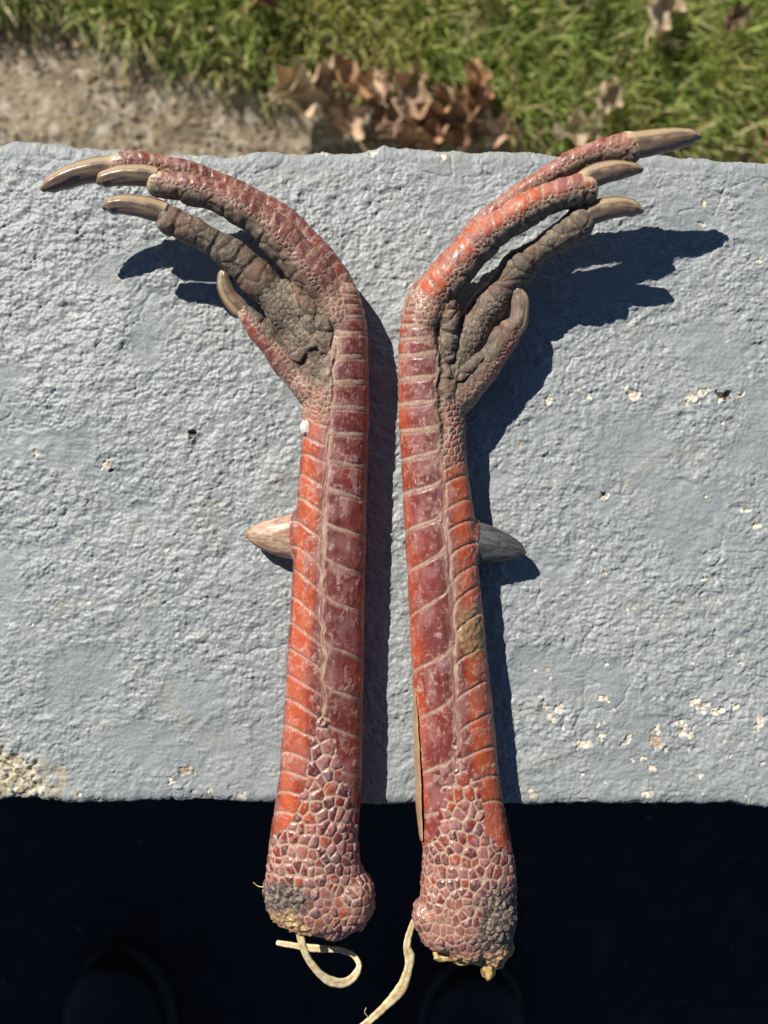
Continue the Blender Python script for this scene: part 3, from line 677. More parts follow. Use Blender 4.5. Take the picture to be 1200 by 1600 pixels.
LEFT = dict(
 base=(510, 900),
 shank=[(1418,418,572,38,38),(1400,415,578,38,40),(1375,416,570,38,40),(1350,419,562,38,40),(1300,424,558,38,39),(1260,432,562,38,38),(1200,439,565,38,37),(1100,446,566,38,37),
        (1000,452,568,38,37),(900,459,569,38,37),(850,461,571,38,37),(800,464,571,38,36),(740,469,573,38,35),(700,472,574,38,35),(650,473,576,39,35),(620,474,576,40,35),(590,486,576,41,34),
        (560,498,575,42,34),(520,508,574,44,33),(490,510,569,46,32),(465,510,560,48,30)],
 toes=[dict(rows=[(538,490,44,30,30),(524,440,48,26,28),(503,405,50,20,24),(468,362,54,17,20),(430,330,60,16,18),(373,301,68,16,17),(325,281,76,17,17),(268,264,84,17,17),(220,256,88,17,16),(186,262,90,19,17)],
            dorsal=.75, span=1.0, spacing=17, slant=.3, org=.2, knuckle=75, phase=0, root=42, label='outermost toe of the left-hand foot, half hidden behind its neighbour'),
       dict(rows=[(528,500,50,32,30),(506,455,60,32,28),(470,410,72,31,26),(430,366,80,29,25),(388,332,88,26,23),(340,308,94,23,21),(290,294,97,21,20),(248,288,98,17,18)],
            dorsal=.72, span=.85, spacing=17, slant=.5, org=.15, knuckle=70, phase=1, root=38, label='middle toe of the left-hand foot with dark scaly sole'),
       dict(rows=[(500,585,40,28,28),(484,535,42,36,30),(452,487,46,34,30),(416,450,52,27,26),(382,416,60,27,24),(350,390,70,22,21),(306,364,82,20,19),(264,344,90,20,18)],
            dorsal=-.9, span=.6, spacing=16, slant=0, org=0, knuckle=58, phase=2, root=150, label='innermost toe of the left-hand foot showing its grey padded sole'),
       dict(rows=[(500,620,40,26,28),(472,592,40,26,26),(446,562,42,23,23),(422,534,46,20,20),(400,508,50,17,17),(384,490,52,13,14)],
            dorsal=2.6, span=.95, spacing=21, slant=.2, org=.45, knuckle=60, phase=0, root=60, label='short hind toe of the left-hand foot')],
 pads=[[(520,560,42,26,28),(500,520,50,28,26),(478,482,58,22,22),(468,455,60,16,18)], [(440,455,56,17,16),(460,480,60,15,15),(482,515,58,16,15)], [(500,470,58,15,20),(512,500,58,14,20),(514,540,52,14,20)],
       [(455,560,52,16,12),(480,548,58,12,12),(505,530,60,10,12)]],
 blobs=[[(484,838,32,40,26),(468,838,29,42,27),(459,838,27,36,22),(456,838,27,6,6)], [(430,1385,34,18,22),(434,1408,32,17,22),(437,1424,30,9,14)], [(548,1395,40,36,36),(548,1412,38,38,34)], [(505,1400,40,40,36),(508,1430,36,36,30)], [(530,1425,38,38,32),(520,1440,36,28,26)]],
 seam=[(440,525),(520,522),(600,520),(700,513),(800,505),(900,502),(1000,503),(1100,505),(1200,508),(1300,510),(1450,510)],
 front=[(451,445),(464,460),(479,476),(495,494),(521,520),(556,559),(597,599),(639,636),(681,677),(733,718),(784,760),(843,815),(903,870),(961,930),(1035,1000),(1099,1069),(1156,1131),(1214,1200),(1266,1262),(1308,1300)],
 rear=[(660,668),(690,697),(716,724),(748,762),(783,800),(818,845),(857,885),(893,925),(935,968),(975,1009),(1016,1049),(1058,1088),(1093,1127),(1136,1163),(1179,1197),(1210,1227),(1243,1254),(1275,1285)],
 ret=[(1090,0),(1130,.06),(1160,.16),(1210,.3),(1260,.42),(1290,.62),(1315,1.2),(1330,3)],
 joint_y=452, dark=(440,1405,(70,38)), torn=([400,425,440,455,470,500,540,590],[1410,1422,1424,1412,1438,1460,1458,1436]), dust=(625,680), pad_y=600,
 claws=[([(182,262,90,19,15),(160,264,91,19,15),(130,269,93,16,13),(100,279,94,12,10),(80,288,94,7,6),(69,294,94,2.5,2.5)],0,None),
        ([(248,277,100,14,14),(228,274,101,16,13),(200,273,102,14,11),(176,276,102,10,8),(160,281,101,6,5),(155,284,100,2,2)],1,None),
        ([(262,332,92,15,14),(244,328,94,17,13),(220,322,97,15,11),(192,319,98,11,9),(173,321,98,7,6),(165,323,98,2.5,2.5)],2,None),
        ([(388,494,52,10,11),(374,482,53,14,11),(360,466,55,12,10),(352,448,57,10,8),(351,432,58,7,6),(353,420,59,2.5,2.5)],3,'hind claw, curved upwards, brown horn')],
 claw_inner=1, hal_inner=-1,
 spur=[(478,838,27,38,24),(462,838,27,36,23),(440,838,26,31,21),(420,837,25,25,18),(403,836,24,18,13),(395,835,24,13,10),(390,834,24,8,7)],
 spur_cols=(lin(196,172,146), lin(150,98,80), lin(150,122,92)))

RIGHT = dict(
 base=(700, 900),
 shank=[(1440,660,802,38,42),(1420,656,806,38,44),(1400,656,806,38,44),(1375,660,806,38,44),(1340,662,801,38,42),(1300,659,793,38,40),(1260,655,785,38,38),(1200,652,777,38,37),(1100,648,768,38,37),
        (1000,643,757,38,37),(950,640,752,38,37),(900,638,748,38,37),(850,635,745,38,37),(800,632,739,38,36),(750,630,731,38,35),(700,627,727,39,35),(650,624,727,40,35),(620,623,724,41,35),(590,623,714,42,34),
        (550,623,700,43,34),(510,625,690,45,33),(485,632,690,47,32),(465,643,690,48,30)],
 toes=[dict(rows=[(656,500,44,30,30),(666,465,48,28,28),(688,430,50,20,24),(716,396,54,17,20),(744,360,60,16,18),(783,326,68,16,17),(832,292,78,16,16),(888,258,90,17,16),(940,237,98,19,17),(982,233,100,22,19)],
            dorsal=2.55, span=1.0, spacing=17, slant=-.3, org=.35, knuckle=75, phase=0, root=38, label='outermost toe of the right-hand foot, half hidden behind its neighbour'),
       dict(rows=[(662,505,50,30,30),(682,462,60,31,28),(716,418,72,29,26),(756,374,82,26,24),(800,342,92,25,23),(850,314,100,24,22),(888,301,104,22,20),(916,296,104,20,18)],
            dorsal=2.42, span=.98, spacing=19, slant=-.5, org=1.0, knuckle=70, phase=1, root=34, label='middle toe of the right-hand foot with bright orange plates'),
       dict(rows=[(704,585,38,26,28),(728,535,38,30,28),(758,486,42,28,28),(792,442,50,24,24),(816,413,62,26,24),(846,388,74,17,17),(880,366,86,21,19),(906,347,92,22,19)],
            dorsal=4.0, span=.6, spacing=16, slant=0, org=0, knuckle=62, phase=2, root=140, label='innermost toe of the right-hand foot with dark knobbly sole'),
       dict(rows=[(702,632,40,26,28),(728,610,40,26,26),(752,583,42,22,22),(775,550,46,21,20),(792,523,50,20,18),(804,510,52,14,14)],
            dorsal=.2, span=.75, spacing=22, slant=.2, org=.2, knuckle=60, phase=0, root=65, label='short hind toe of the right-hand foot')],
 pads=[[(694,560,44,20,26),(700,520,52,16,22),(702,480,58,16,20)], [(716,588,46,16,20),(736,575,50,12,13),(752,562,52,10,10)]],
 blobs=[[(722,848,32,38,24),(738,848,30,38,24),(748,849,30,32,20),(751,849,30,6,6)], [(674,1428,40,29,30),(688,1448,38,34,34)], [(720,1435,40,48,40),(735,1462,38,44,34)], [(765,1430,40,42,42),(770,1470,38,30,30)], [(770,1470,36,28,28),(772,1488,34,22,20)]],
 seam=[(440,682),(520,679),(600,683),(700,688),(800,695),(850,700),(900,706),(1000,712),(1100,712),(1180,715),(1300,720),(1450,722)],
 front=[(470,468),(482,480),(495,492),(510,505),(532,526),(559,550),(595,587),(634,626),(676,666),(722,703),(774,752),(834,801),(899,851),(970,910),(1054,1009),(1132,1086),(1213,1183),(1277,1262),(1323,1320),(1358,1358)],
 rear=[(705,715),(726,735),(749,756),(788,793),(820,827),(853,864),(886,907),(917,942),(962,985),(1015,1035),(1067,1091),(1119,1142),(1172,1187),(1218,1228),(1258,1265)],
 ret=[(1150,0),(1185,.06),(1215,.18),(1270,.36),(1290,.42),(1320,.6),(1345,1.2),(1362,3)],
 joint_y=468, dark=(785,1440,(70,80)), torn=([640,680,720,750,765,800,820],[1462,1480,1488,1484,1486,1474,1470]), dust=(700,745), pad_y=620,
 scab=(738,985,30,52),
 claws=[([(978,228,102,20,16),(1002,225,104,20,15),(1030,220,106,17,13),(1058,216,107,12,10),(1078,214,107,7,6),(1090,214,107,2.5,2.5)],0,None),
        ([(908,284,104,15,15),(926,275,105,17,13),(948,268,106,15,11),(970,265,106,11,9),(988,264,105,6,5),(999,265,104,2.5,2.5)],1,None),
        ([(908,340,92,15,14),(926,332,95,17,13),(950,325,98,15,11),(974,323,99,11,9),(990,326,98,7,6),(1000,329,98,2.5,2.5)],2,None),
        ([(802,522,52,10,11),(809,508,53,14,12),(813,488,55,13,11),(813,470,57,11,9),(808,456,58,7,6),(804,445,59,2.5,2.5)],3,'hind claw, curved upwards, glossy grey brown horn')],
 claw_inner=-1, hal_inner=-1,
 spur=[(730,848,30,36,22),(748,849,30,32,21),(770,852,30,27,19),(790,856,29,21,15),(806,860,28,15,11),(813,862,28,11,8),(817,863,28,6,5)],
 spur_cols=(lin(96,98,98), lin(52,50,50), lin(84,80,74)))

leg_l, inv_l = make_leg(-1, LEFT, 'dried red scaly turkey leg on the left, toes curling left, pale tan spur')
leg_r, inv_r = make_leg(1, RIGHT, 'dried red scaly turkey leg on the right, toes curling right, dark grey spur')
CREAM = lin(232, 214, 168); CREAM2 = lin(212, 182, 124)
strand('tendon', [(462,1415,30,5,5),(466,1440,28,6,4),(471,1470,26,7,4),(483,1500,20,8,4),(505,1526,12,8,4),(530,1536,4,8,4),(551,1528,-4,7,4),(561,1509,-10,6,4),(551,1492,-14,6,4),(527,1484,-16,6,4),(495,1482,-16,6,4),(462,1478,-16,6,4),(434,1473,-16,6,4)], leg_l, inv_l, CREAM, CREAM2, 'pale looped tendon hanging from the cut end')
strand('tendon', [(650,1432,36,5,5),(641,1455,30,5,4),(636,1478,24,7,4),(640,1496,20,11,4),(638,1514,16,9,4),(627,1544,8,9,4),(602,1572,-4,8,4),(572,1600,-16,9,4),(545,1628,-30,8,4),(520,1665,-46,7,4)], leg_r, inv_r, CREAM, CREAM2, 'pale twisted tendon hanging towards the bottom edge')

# ragged bone and gristle at the cut ends, loose skin strip, stray fibres, stuck flake
def shard(name, cx, cy, h, sx, sy, sz, root, inv, ca, cb, seed):
    import bmesh
    bm = bmesh.new(); bmesh.ops.create_icosphere(bm, subdivisions=4, radius=1)
    V = np.array([v.co[:] for v in bm.verts]); F = np.array([[l.vert.index for l in f.loops] for f in bm.faces]); bm.free()
    x, y, z = V.T; r = .65+.75*fbm(x*2.6+seed, y*1.2+5, z*2.6+3, o=3, k=seed)
    V = V*r[:, None]*np.array([sx, sy, sz])+W(cx, cy, h)
    cc = mix(ca*np.ones((len(V), 3)), cb, ss(.35, .7, fbm(V[:, 0]/6, V[:, 1]/8, V[:, 2]/6, k=seed)))
    return mesh_np(name, V*U+inv, F, M_tendon, root, cols=cc)
for i, (cx, cy, h, sx, sy, sz) in enumerate([(762,1505,30,12,22,12),(778,1496,32,12,15,12),(745,1494,30,14,12,14),(700,1490,26,22,9,16),(790,1478,30,12,16,14),(722,1496,26,18,8,14)]):
    shard('gristle', cx, cy, h, sx, sy, sz, leg_r, inv_r, lin(206,176,110), lin(120,88,56), i+3)
for i, (cx, cy, h, sx, sy, sz) in enumerate([(438,1426,26,11,13,12),(485,1448,22,16,10,14),(520,1456,22,22,9,16),(452,1418,22,14,8,14),(556,1442,26,16,9,16)]):
    shard('gristle', cx, cy, h, sx, sy, sz, leg_l, inv_l, lin(204,176,126), lin(130,92,64), i+13)

def ribbon(name, left, right, root, inv, ca, cb, label, nx=10):
    """strip between two px,py,h rails with thickness"""
    a = spline(left, 120); b = spline(right, 120); V = []
    for lay in (0, 1):
        for i in range(120):
            for j in range(nx):
                t = j/(nx-1); p = a[i]*(1-t)+b[i]*t; w_ = W(*p); w_[2] += 4*math.sin(math.pi*t)-lay*2.2+1
                V.append(w_)
    V = np.array(V); x, y, z = V.T; V[:, 2] += 1.5*(fbm(x/9, y/14, k=3)-.5); V[:, 0] += (.9*(vn(y/9, y*0, k=4)-.5))
    F = []
    n = 120*nx
    for i in range(119):
        for j in range(nx-1):
            q = (i*nx+j, i*nx+j+1, (i+1)*nx+j+1, (i+1)*nx+j); F.append(q); F.append(tuple(v+n for v in q[::-1]))
        for j in (0, nx-1):
            q = (i*nx+j, (i+1)*nx+j, (i+1)*nx+j+n, i*nx+j+n); F.append(q)
    cc = mix(ca*np.ones((len(V), 3)), cb, fbm(x/8, y/16, k=5))
    o = mesh_np(name, V*U+inv, np.array(F), M_tendon, root, cols=cc); o['label'] = label
ribbon('loose_skin', [(646,1080,38),(646,1130,40),(648,1200,40),(650,1260,40),(656,1312,40)], [(649,1080,50),(653,1130,57),(657,1200,60),(659,1260,60),(661,1312,54)], leg_r, inv_r, lin(190,160,122), lin(160,118,88), 'loose tan strip of skin along the edge')
for i, rows in enumerate([[(414,1386,44,.8,.8),(404,1385,42,.7,.7),(396,1379,42,.5,.5)], [(430,1434,26,.8,.8),(427,1441,24,.6,.6)], [(576,1590,-10,.9,.9),(570,1582,-8,.7,.7),(572,1575,-6,.5,.5)]]):
    strand('loose_fibre', rows, leg_l if i < 2 else leg_r, inv_l if i < 2 else inv_r, CREAM, CREAM2, n=12, seg=6)
shard('white_flake', 477, 668, 60, 7, 10, 2.2, leg_l, inv_l, lin(236,232,222), lin(220,214,200), 31)

# ------------------------------------------------------------------ ground behind and in front of the wall
ZG = CAMZ-GROUND
def G(px, py): return np.array([(px-600)*ZG/1200, (800-py)*ZG/1200])
GE = np.array([(-4000,-350),(-900,-60),(0,12),(170,34),(245,66),(330,125),(400,140),(450,128),(520,118),(600,142),(680,158),(760,175),(800,200),(880,215),(1000,232),(1200,250),(5200,430)], float)
def grass_edge(px): return np.interp(px, GE[:, 0], GE[:, 1])

def build_ground():
    X = axis(-.75, .75, .0045, 60, 1.3); Y0 = 562*U-.02
    Y = [Y0-.04]
    while Y[-1] < .75: Y.append(Y[-1]+.0045)
    s = .0045
    while Y[-1] < 60: s *= 1.3; Y.append(Y[-1]+s)
    gx, gy = np.meshgrid(X, np.array(Y), indexing='ij')
    px = gx*1200/ZG+600; py = 800-gy*1200/ZG
    g = ss(-20, 12, grass_edge(px)-py+30*(fbm(gx*30, gy*30, k=2)-.5))
    c = mix(lin(150, 134, 108)*np.ones(gx.shape+(3,)), lin(186, 176, 160), ss(.5, .75, vn(gx*180, gy*180, k=3)))
    c = mix(c, lin(112, 98, 78), ss(.45, .7, fbm(gx*50, gy*50, k=4)))
    soil = mix(lin(62, 52, 34)*np.ones(gx.shape+(3,)), lin(60, 72, 30), fbm(gx*25, gy*25, k=5))
    far = ss(.4, 1.2, np.maximum(np.abs(gx)-.3, gy)); soil = mix(soil, lin(92, 108, 44), far)
    c = mix(c, soil, g)
    H = .003*fbm(gx*120, gy*120, k=6)*(1-g)+g*.006+.008*fbm(gx*14, gy*14, k=7)
    H = np.where(gy > 3, .01, H)
    V = np.stack([gx, gy, GROUND+H-.004], -1).reshape(-1, 3); na = gx.shape[1]
    i, j = np.meshgrid(np.arange(gx.shape[0]-1), np.arange(na-1), indexing='ij'); i = i.ravel(); j = j.ravel()
    F = np.stack([i*na+j, (i+1)*na+j, (i+1)*na+j+1, i*na+j+1], 1)
    tag(mesh_np('ground', V, F, M_ground, cols=c.reshape(-1, 3)), kind='structure')
    # shaded ground on the viewer's side
    X = axis(-.8, .8, .012, 60, 1.35); Y = axis(-1.0, 0, .012, 60, 1.35); Y = Y[Y < .1]
    gx, gy = np.meshgrid(X, Y, indexing='ij')
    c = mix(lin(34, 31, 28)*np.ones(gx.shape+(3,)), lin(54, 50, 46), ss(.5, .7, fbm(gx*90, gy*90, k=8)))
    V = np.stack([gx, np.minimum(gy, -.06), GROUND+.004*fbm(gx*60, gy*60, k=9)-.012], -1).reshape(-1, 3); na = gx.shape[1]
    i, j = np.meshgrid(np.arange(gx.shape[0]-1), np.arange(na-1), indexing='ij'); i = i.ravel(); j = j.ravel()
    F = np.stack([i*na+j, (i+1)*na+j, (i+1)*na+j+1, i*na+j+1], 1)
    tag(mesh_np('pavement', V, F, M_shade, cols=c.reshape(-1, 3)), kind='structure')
build_ground()

def icos():
    import bmesh
    bm = bmesh.new(); bmesh.ops.create_icosphere(bm, subdivisions=1, radius=1)
    V = np.array([v.co[:] for v in bm.verts]); F = np.array([[l.vert.index for l in f.loops] for f in bm.faces]); bm.free()
    return V, F
IV, IF = icos()
def pebbles(name, pts, sizes, pal, mat, z):
    Vs, Fs, Cs = [], [], []
    for n, ((x, y), s) in enumerate(zip(pts, sizes)):
        v = IV*(1+.35*(rng.random((len(IV), 1))-.5))*np.array([s*rng.uniform(.7, 1.3), s*rng.uniform(.7, 1.2), s*rng.uniform(.35, .6)])
        a = rng.uniform(0, 6.28); ca, sa = math.cos(a), math.sin(a); v = np.stack([v[:, 0]*ca-v[:, 1]*sa, v[:, 0]*sa+v[:, 1]*ca, v[:, 2]], 1)
        Vs.append(v+np.array([x, y, z+s*.1])); Fs.append(IF+n*len(IV)); Cs.append(np.tile((.5*pal[rng.integers(len(pal))]+.5*pal[0])*rng.uniform(.8, 1.2), (len(IV), 1)))
    return mesh_np(name, np.vstack(Vs), np.vstack(Fs), mat, cols=np.vstack(Cs), smooth=True)
pts, sz = [], []
while len(pts) < 5200:
    px, py = rng.uniform(-300, 1500), rng.uniform(-40, 300)
    if py < grass_edge(px)-12: continue
    pts.append(G(px, py)); sz.append(rng.choice([.0012, .0018, .0026, .004], p=[.5, .32, .15, .03]))
pal = [lin(150,138,116), lin(172,160,140), lin(186,170,136), lin(128,118,104), lin(205,196,182), lin(160,124,88), lin(150,150,152), lin(110,96,76), lin(190,150,96)]
tag(pebbles('gravel', pts, sz, pal, M_ground, GROUND+.003), 'tan pebbly gravel along the back foot of the wall', kind='stuff')
pts = [(rng.uniform(-.7, .7), rng.uniform(-.75, -.3)) for _ in range(260)]
tag(pebbles('grit', pts, [rng.uniform(.0012, .003) for _ in pts], [lin(96,92,88), lin(76,72,70), lin(64,62,60), lin(130,124,116)], M_shade, GROUND-.008), kind='stuff')

def build_grass():
    n1, n2 = 40000, 26000
    px = np.concatenate([rng.uniform(-150, 1350, n1), rng.uniform(-1600, 2800, n2)]); py = np.concatenate([rng.uniform(-120, 262, n1), rng.uniform(-1500, 300, n2)])
    cl = fbm(px/45, py/45, k=4)
    keep = (py < grass_edge(px)-4+26*(cl-.5)+rng.normal(0, 7, len(px))) & (rng.random(len(px)) < .45+1.0*cl)
    px, py, cl = px[keep], py[keep], cl[keep]; n = len(px)
    x = (px-600)*ZG/1200; y = (800-py)*ZG/1200
    Lb = rng.uniform(.03, .075, n)*(.6+.8*cl); wd = rng.uniform(.0006, .0017, n); a = rng.uniform(0, 2*np.pi, n); lean = rng.uniform(.15, 1.3, n)
    a = np.where(rng.random(n) < .3, rng.normal(-1.3, .5, n), a)
    dirx, diry = np.cos(a), np.sin(a); sx, sy = -diry, dirx
    V = np.zeros((n, 7, 3)); prev = np.stack([x, y, np.full(n, GROUND-.001)], 1); pts = [prev]
    for k_ in range(1, 4):
        ang = lean*(.35+.45*k_); st = Lb/3
        prev = prev+np.stack([dirx*np.sin(ang)*st, diry*np.sin(ang)*st, np.cos(ang)*st], 1); pts.append(prev)
    for k_, f in enumerate((.8, 1, .75)):
        V[:, 2*k_] = pts[k_]-np.stack([sx, sy, sx*0], 1)*(wd*f)[:, None]; V[:, 2*k_+1] = pts[k_]+np.stack([sx, sy, sx*0], 1)*(wd*f)[:, None]
    V[:, 6] = pts[3]
    b = (np.arange(n)*7)[:, None]
    F = np.concatenate([b+np.array([t]) for t in ((0,1,3),(0,3,2),(2,3,5),(2,5,4),(4,5,6))])
    r = rng.random(n); dry = (rng.random(n) < .16+.35*ss(28, 0, grass_edge(px)-py)+.15*(cl < .42))
    c = mix(np.tile(lin(134, 158, 58), (n, 1)), lin(196, 210, 122), r); c = mix(c, lin(98, 126, 42), ss(.6, .9, rng.random(n)))
    c = mix(c, lin(190, 178, 104), .6*ss(.5, .68, fbm(px/70+3, py/60, o=3, k=14))); c = mix(c, lin(96, 122, 50), .5*ss(.52, .7, fbm(px/60+9, py/50, o=3, k=15)))
    c[dry] = mix(lin(214, 200, 150)*np.ones((dry.sum(), 3)), lin(150, 128, 84), rng.random(dry.sum()))
    o = mesh_np('grass', V.reshape(-1, 3), F, M_grass, cols=np.repeat(c, 7, 0), smooth=False)
    tag(o, 'short green lawn grass mixed with dry blades behind the wall', kind='stuff')
build_grass()

# ------------------------------------------------------------------ dead leaves and stalks
def leaf(px, py, size, rot, curl, tiltx, tilty, lift, label, col, seed):
    """lobed oak leaf: blade and stem, curled, with thickness"""
    rr = random.Random(seed); size *= 1.1 if py > 125 else 1.25; lift += .018 if py > 125 else .032; root = empty('dead_leaf', (*G(px, py), GROUND+.006+lift)); root.rotation_euler = (tiltx, tilty, rot)
    tag(root, label, 'leaf', 'dead leaves lying behind the wall')
    na, nb = 44, 17; V = []
    for i in range(na):
        t = i/(na-1); w_ = size*(.08+.36*math.sin(math.pi*t**.85)**.8)*(.66+.34*math.sin(t*16+seed))*(1 if t < .97 else .4)
        for j in range(nb):
            s = (j/(nb-1)*2-1); X = (t-.5)*size+abs(s)*size*.06; Yv = s*w_
            cz = size*(curl*(s*s)*.3*math.sin(math.pi*t)+.35*curl*(t-.5)**2*1.6)+size*.05*math.sin(6*t+3*s+seed)+size*.02*math.sin(11*s+seed*2+5*t)
            Yv *= 1-.45*abs(curl)*abs(s)*.6
            V.append((X, Yv, cz))
    V = np.array(V); n = len(V); F = []
    for i in range(na-1):
        for j in range(nb-1): F.append((i*nb+j, (i+1)*nb+j, (i+1)*nb+j+1, i*nb+j+1))
    base = list(F); F += [tuple(v+n for v in f[::-1]) for f in base]
    rim = [i*nb for i in range(na)]+[(na-1)*nb+j for j in range(1, nb)]+[i*nb+nb-1 for i in range(na-2, -1, -1)]+[j for j in range(nb-2, 0, -1)]
    for a, b in zip(rim, rim[1:]+rim[:1]): F.append((a, b, b+n, a+n))
    V = np.vstack([V, V-np.array([0, 0, .0004])])
    x, y, z = V.T
    c = mix(col*np.ones((len(V), 3)), col*.72, ss(.4, .75, fbm(x*220+seed, y*220, k=seed))); c = mix(c, np.minimum(col*1.5, .8), .5*ss(.1, .02, np.abs(y)/size))
    mesh_np('blade', V, np.array(F), M_leaf, root, cols=c)
    cc = np.array([(-size*.75+i*size*.11, size*.03*math.sin(i), size*.2*curl*max(0, (.5-i/12))*.8) for i in range(12)])
    Vc, Fc, Tc = tube_data(cc, np.full(12, size*.014), np.full(12, size*.014), n=8)
    mesh_np('stem', Vc, np.vstack([Fc[:, [0, 1, 2]], Fc[:, [0, 2, 3]], Tc]), M_leaf, root, cols=np.tile(col*.8, (len(Vc), 1)))
LC = [lin(204,172,142), lin(172,134,104), lin(218,194,160), lin(140,108,84), lin(200,158,116)]
LEAVES = [
 (455,166,.05,.9,.9,.2,.2,.012,'pale curled leaf at the very left of the pile, over the grass border',2),
 (545,212,.052,2.1,.6,.3,.1,.006,'flat tan leaf lying on the gravel just left of the pile centre',0),
 (700,196,.05,2.4,.9,.5,.3,.016,'dark brown leaf in the shadow between the upright leaf and the centre',3),
 (650,238,.05,.1,.8,.4,.2,.008,'orange leaf edge right behind the wall rim at centre',4),
 (590,172,.045,1.9,.9,.2,.5,.016,'pinkish folded leaf above the centre of the pile',0),
 (992,70,.058,1.25,.9,.5,.25,.022,'big tan curled leaf standing up in the grass, upper right',2),
 (1010,108,.022,2.6,.6,.3,.1,.012,'small pale leaf scrap just below the big curled leaf in the grass',2),
 (1000,132,.018,.4,.5,.1,.4,.01,'tiny pinkish leaf scrap lowest under the big curled leaf',0),
 (480,186,.062,.25,1.0,.3,.5,.012,'curled tan leaf at the left end of the leaf pile by the gravel',2),
 (515,150,.05,.7,.8,.9,.2,.02,'pinkish leaf lying highest at the left of the leaf pile',0),
 (560,170,.056,-.4,.8,-.4,.3,.014,'light brown leaf between the leftmost pile and the wall',4),
 (632,188,.062,1.3,.7,.5,.3,.018,'broad salmon brown leaf in the middle of the leaf pile',0),
 (610,215,.046,-.8,.7,.3,-.5,.012,'dark brown leaf tucked low against the wall, centre left',3),
 (668,214,.058,.35,1.1,.6,.2,.012,'orange brown twisted leaf touching the wall edge at centre',4),
 (690,228,.05,-.5,.8,-.3,.4,.008,'reddish brown leaf peeking over the wall edge at centre',1),
 (727,180,.056,1.5,1.2,.4,.1,.02,'long upright orange leaf standing at the right end of the pile',4),
 (728,215,.05,1.35,.9,.7,-.3,.02,'rust coloured leaf right behind the wall below the upright leaf',1),
 (765,225,.046,-.3,.8,.4,.2,.01,'tan leaf at the far right of the pile beside bare ground',0),
 (925,190,.044,1.0,.9,.5,.4,.02,'pale pink brown leaf in straw left of the right claws',2),
 (885,232,.05,.2,.6,.2,.2,.014,'flat light tan leaf against the wall beside the toes',2),
 (1186,236,.06,.8,.8,.3,.3,.016,'brown leaf at the right border above the wall',1),
 (400,12,.05,-.5,1.1,.5,.3,.02,'pinkish crumpled leaf at the top edge, left of centre',0),
 (432,36,.046,.9,.9,.6,.2,.016,'dark edged crumpled leaf just under the one at the top edge',4),
 (735,12,.036,-.9,.7,.4,.3,.02,'small tan leaf at the top edge near the centre',0),
 (1115,76,.03,.6,.6,.3,.3,.01,'little dark brown leaf half buried in grass at right',3),
 (905,38,.026,1.2,.5,.3,.3,.016,'tiny leaf scrap in the grass left of the big curled leaf',2)]
for i, (px, py, s, rot, cu, tx, ty, lf, lab, ci) in enumerate(LEAVES): leaf(px, py, s, rot, cu, tx, ty, lf, lab, LC[ci], i+1)

def stalk(rows, label):
    root = None; c = spline(np.array([(*G(a, b), GROUND+h) for a, b, h in rows]), 30)
    Vc, Fc, Tc = tube_data(c, np.full(30, .0011), np.full(30, .0008), n=8)
    o = mesh_np('dry_stalk', Vc, np.vstack([Fc[:, [0, 1, 2]], Fc[:, [0, 2, 3]], Tc]), M_grass, cols=np.tile(lin(186,166,122), (len(Vc), 1)))
    tag(o, label, 'stalk', 'dry straw stalks in the grass')
stalk([(672,0,.03),(668,35,.035),(680,62,.04),(696,78,.035),(704,100,.03),(703,130,.02)], 'long pale bent stalk hanging down into the grass near the top centre')
stalk([(696,72,.04),(712,68,.04),(735,60,.04),(756,50,.03)], 'short pale stalk branching right off the long bent stalk')
stalk([(866,150,.03),(878,175,.025),(880,195,.02),(892,205,.02)], 'dry stalk in the straw patch behind the right toes')
stalk([(476,88,.03),(470,105,.03),(474,128,.015)], 'short upright straw above the left of the leaf pile')

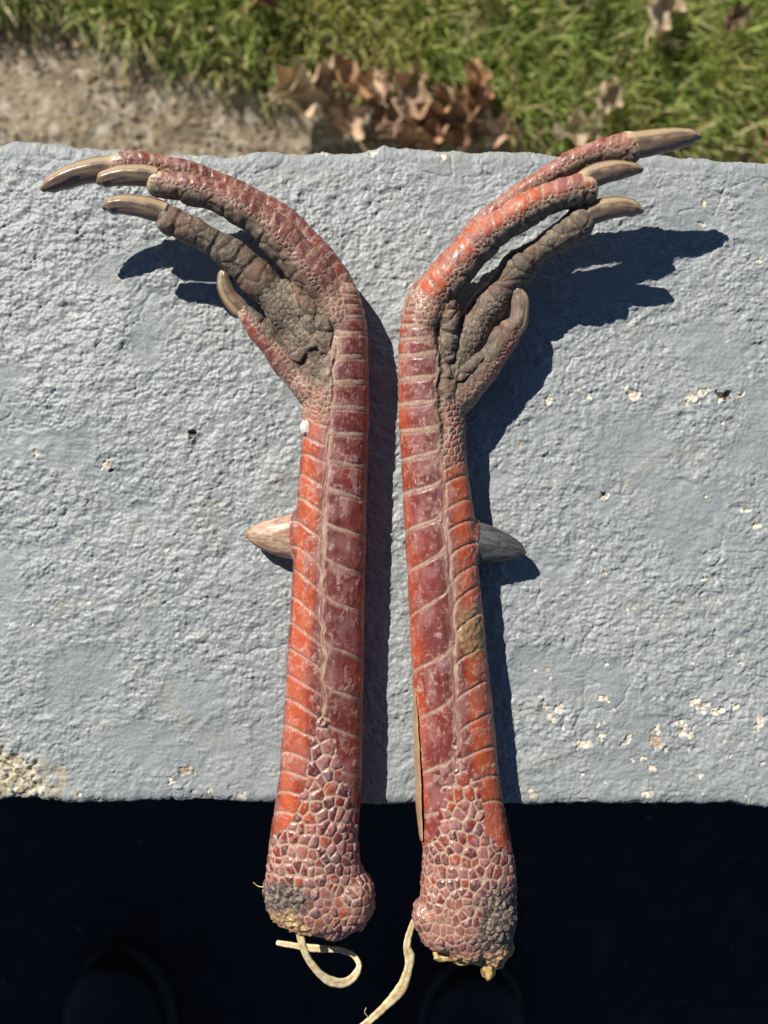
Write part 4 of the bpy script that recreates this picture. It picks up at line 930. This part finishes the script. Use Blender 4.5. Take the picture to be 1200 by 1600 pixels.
# ------------------------------------------------------------------ dark shoes of the person standing in the shade
def shoe(px, py, rot, label):
    p = G(px, py); root = empty('shoe', (*p, GROUND-.008)); root.rotation_euler = (0, 0, rot); tag(root, label, 'shoe', 'dark shoes on the shaded ground')
    ys = np.linspace(-.25, .05, 26)
    def half(y, k): t = (y+.25)/.30; return k*(.036+.018*math.sin(min(1, t)*math.pi*.62))*math.sqrt(max(.02, 1-max(0, (t-.72)/.28)**2.2))
    def build(nm, zlo, zf, k, col):
        V = []; n = 24
        for y in ys:
            w_ = half(y, k); top = zf(y)
            for a in np.linspace(0, 2*np.pi, n, endpoint=False):
                ca, sa = math.cos(a), math.sin(a); V.append((w_*np.sign(ca)*abs(ca)**.7, y, zlo+(top-zlo)*(.5+.5*np.sign(sa)*abs(sa)**.8)))
        V = np.array(V); m = len(ys); i, j = np.meshgrid(np.arange(m-1), np.arange(n), indexing='ij'); i = i.ravel(); j = j.ravel(); j2 = (j+1) % n
        F = np.stack([i*n+j, i*n+j2, (i+1)*n+j2, (i+1)*n+j], 1)
        F = np.vstack([F[:, [0, 1, 2]], F[:, [0, 2, 3]], [(0, j_+1, j_) for j_ in range(1, n-1)], [((m-1)*n, (m-1)*n+j_, (m-1)*n+j_+1) for j_ in range(1, n-1)]])
        return mesh_np(nm, V, F, M_shoe, root, cols=np.tile(col, (len(V), 1)))
    build('sole', 0, lambda y: .022, 1.06, lin(70, 64, 56))
    build('upper', .015, lambda y: .055+.05*ss(.02, -.13, np.array(y)), 1.0, lin(42, 32, 28))
    for k_ in range(4):
        yy = -.06-.022*k_; z0 = .055+.05*float(ss(.02, -.13, np.array(yy)))
        c = np.array([(-.024+.006*i, yy+.002*math.sin(i), z0+.004-.0009*abs(i-4)**1.3) for i in range(9)])
        Vc, Fc, Tc = tube_data(c, np.full(9, .003), np.full(9, .0022), n=8)
        mesh_np('lace', Vc, np.vstack([Fc[:, [0, 1, 2]], Fc[:, [0, 2, 3]], Tc]), M_shoe, root, cols=np.tile(lin(84, 62, 50), (len(Vc), 1)))
shoe(190, 1545, .12, 'dark shoe barely visible in the shade at the lower left')
shoe(740, 1560, -.15, 'dark shoe barely visible in the shade under the right leg')
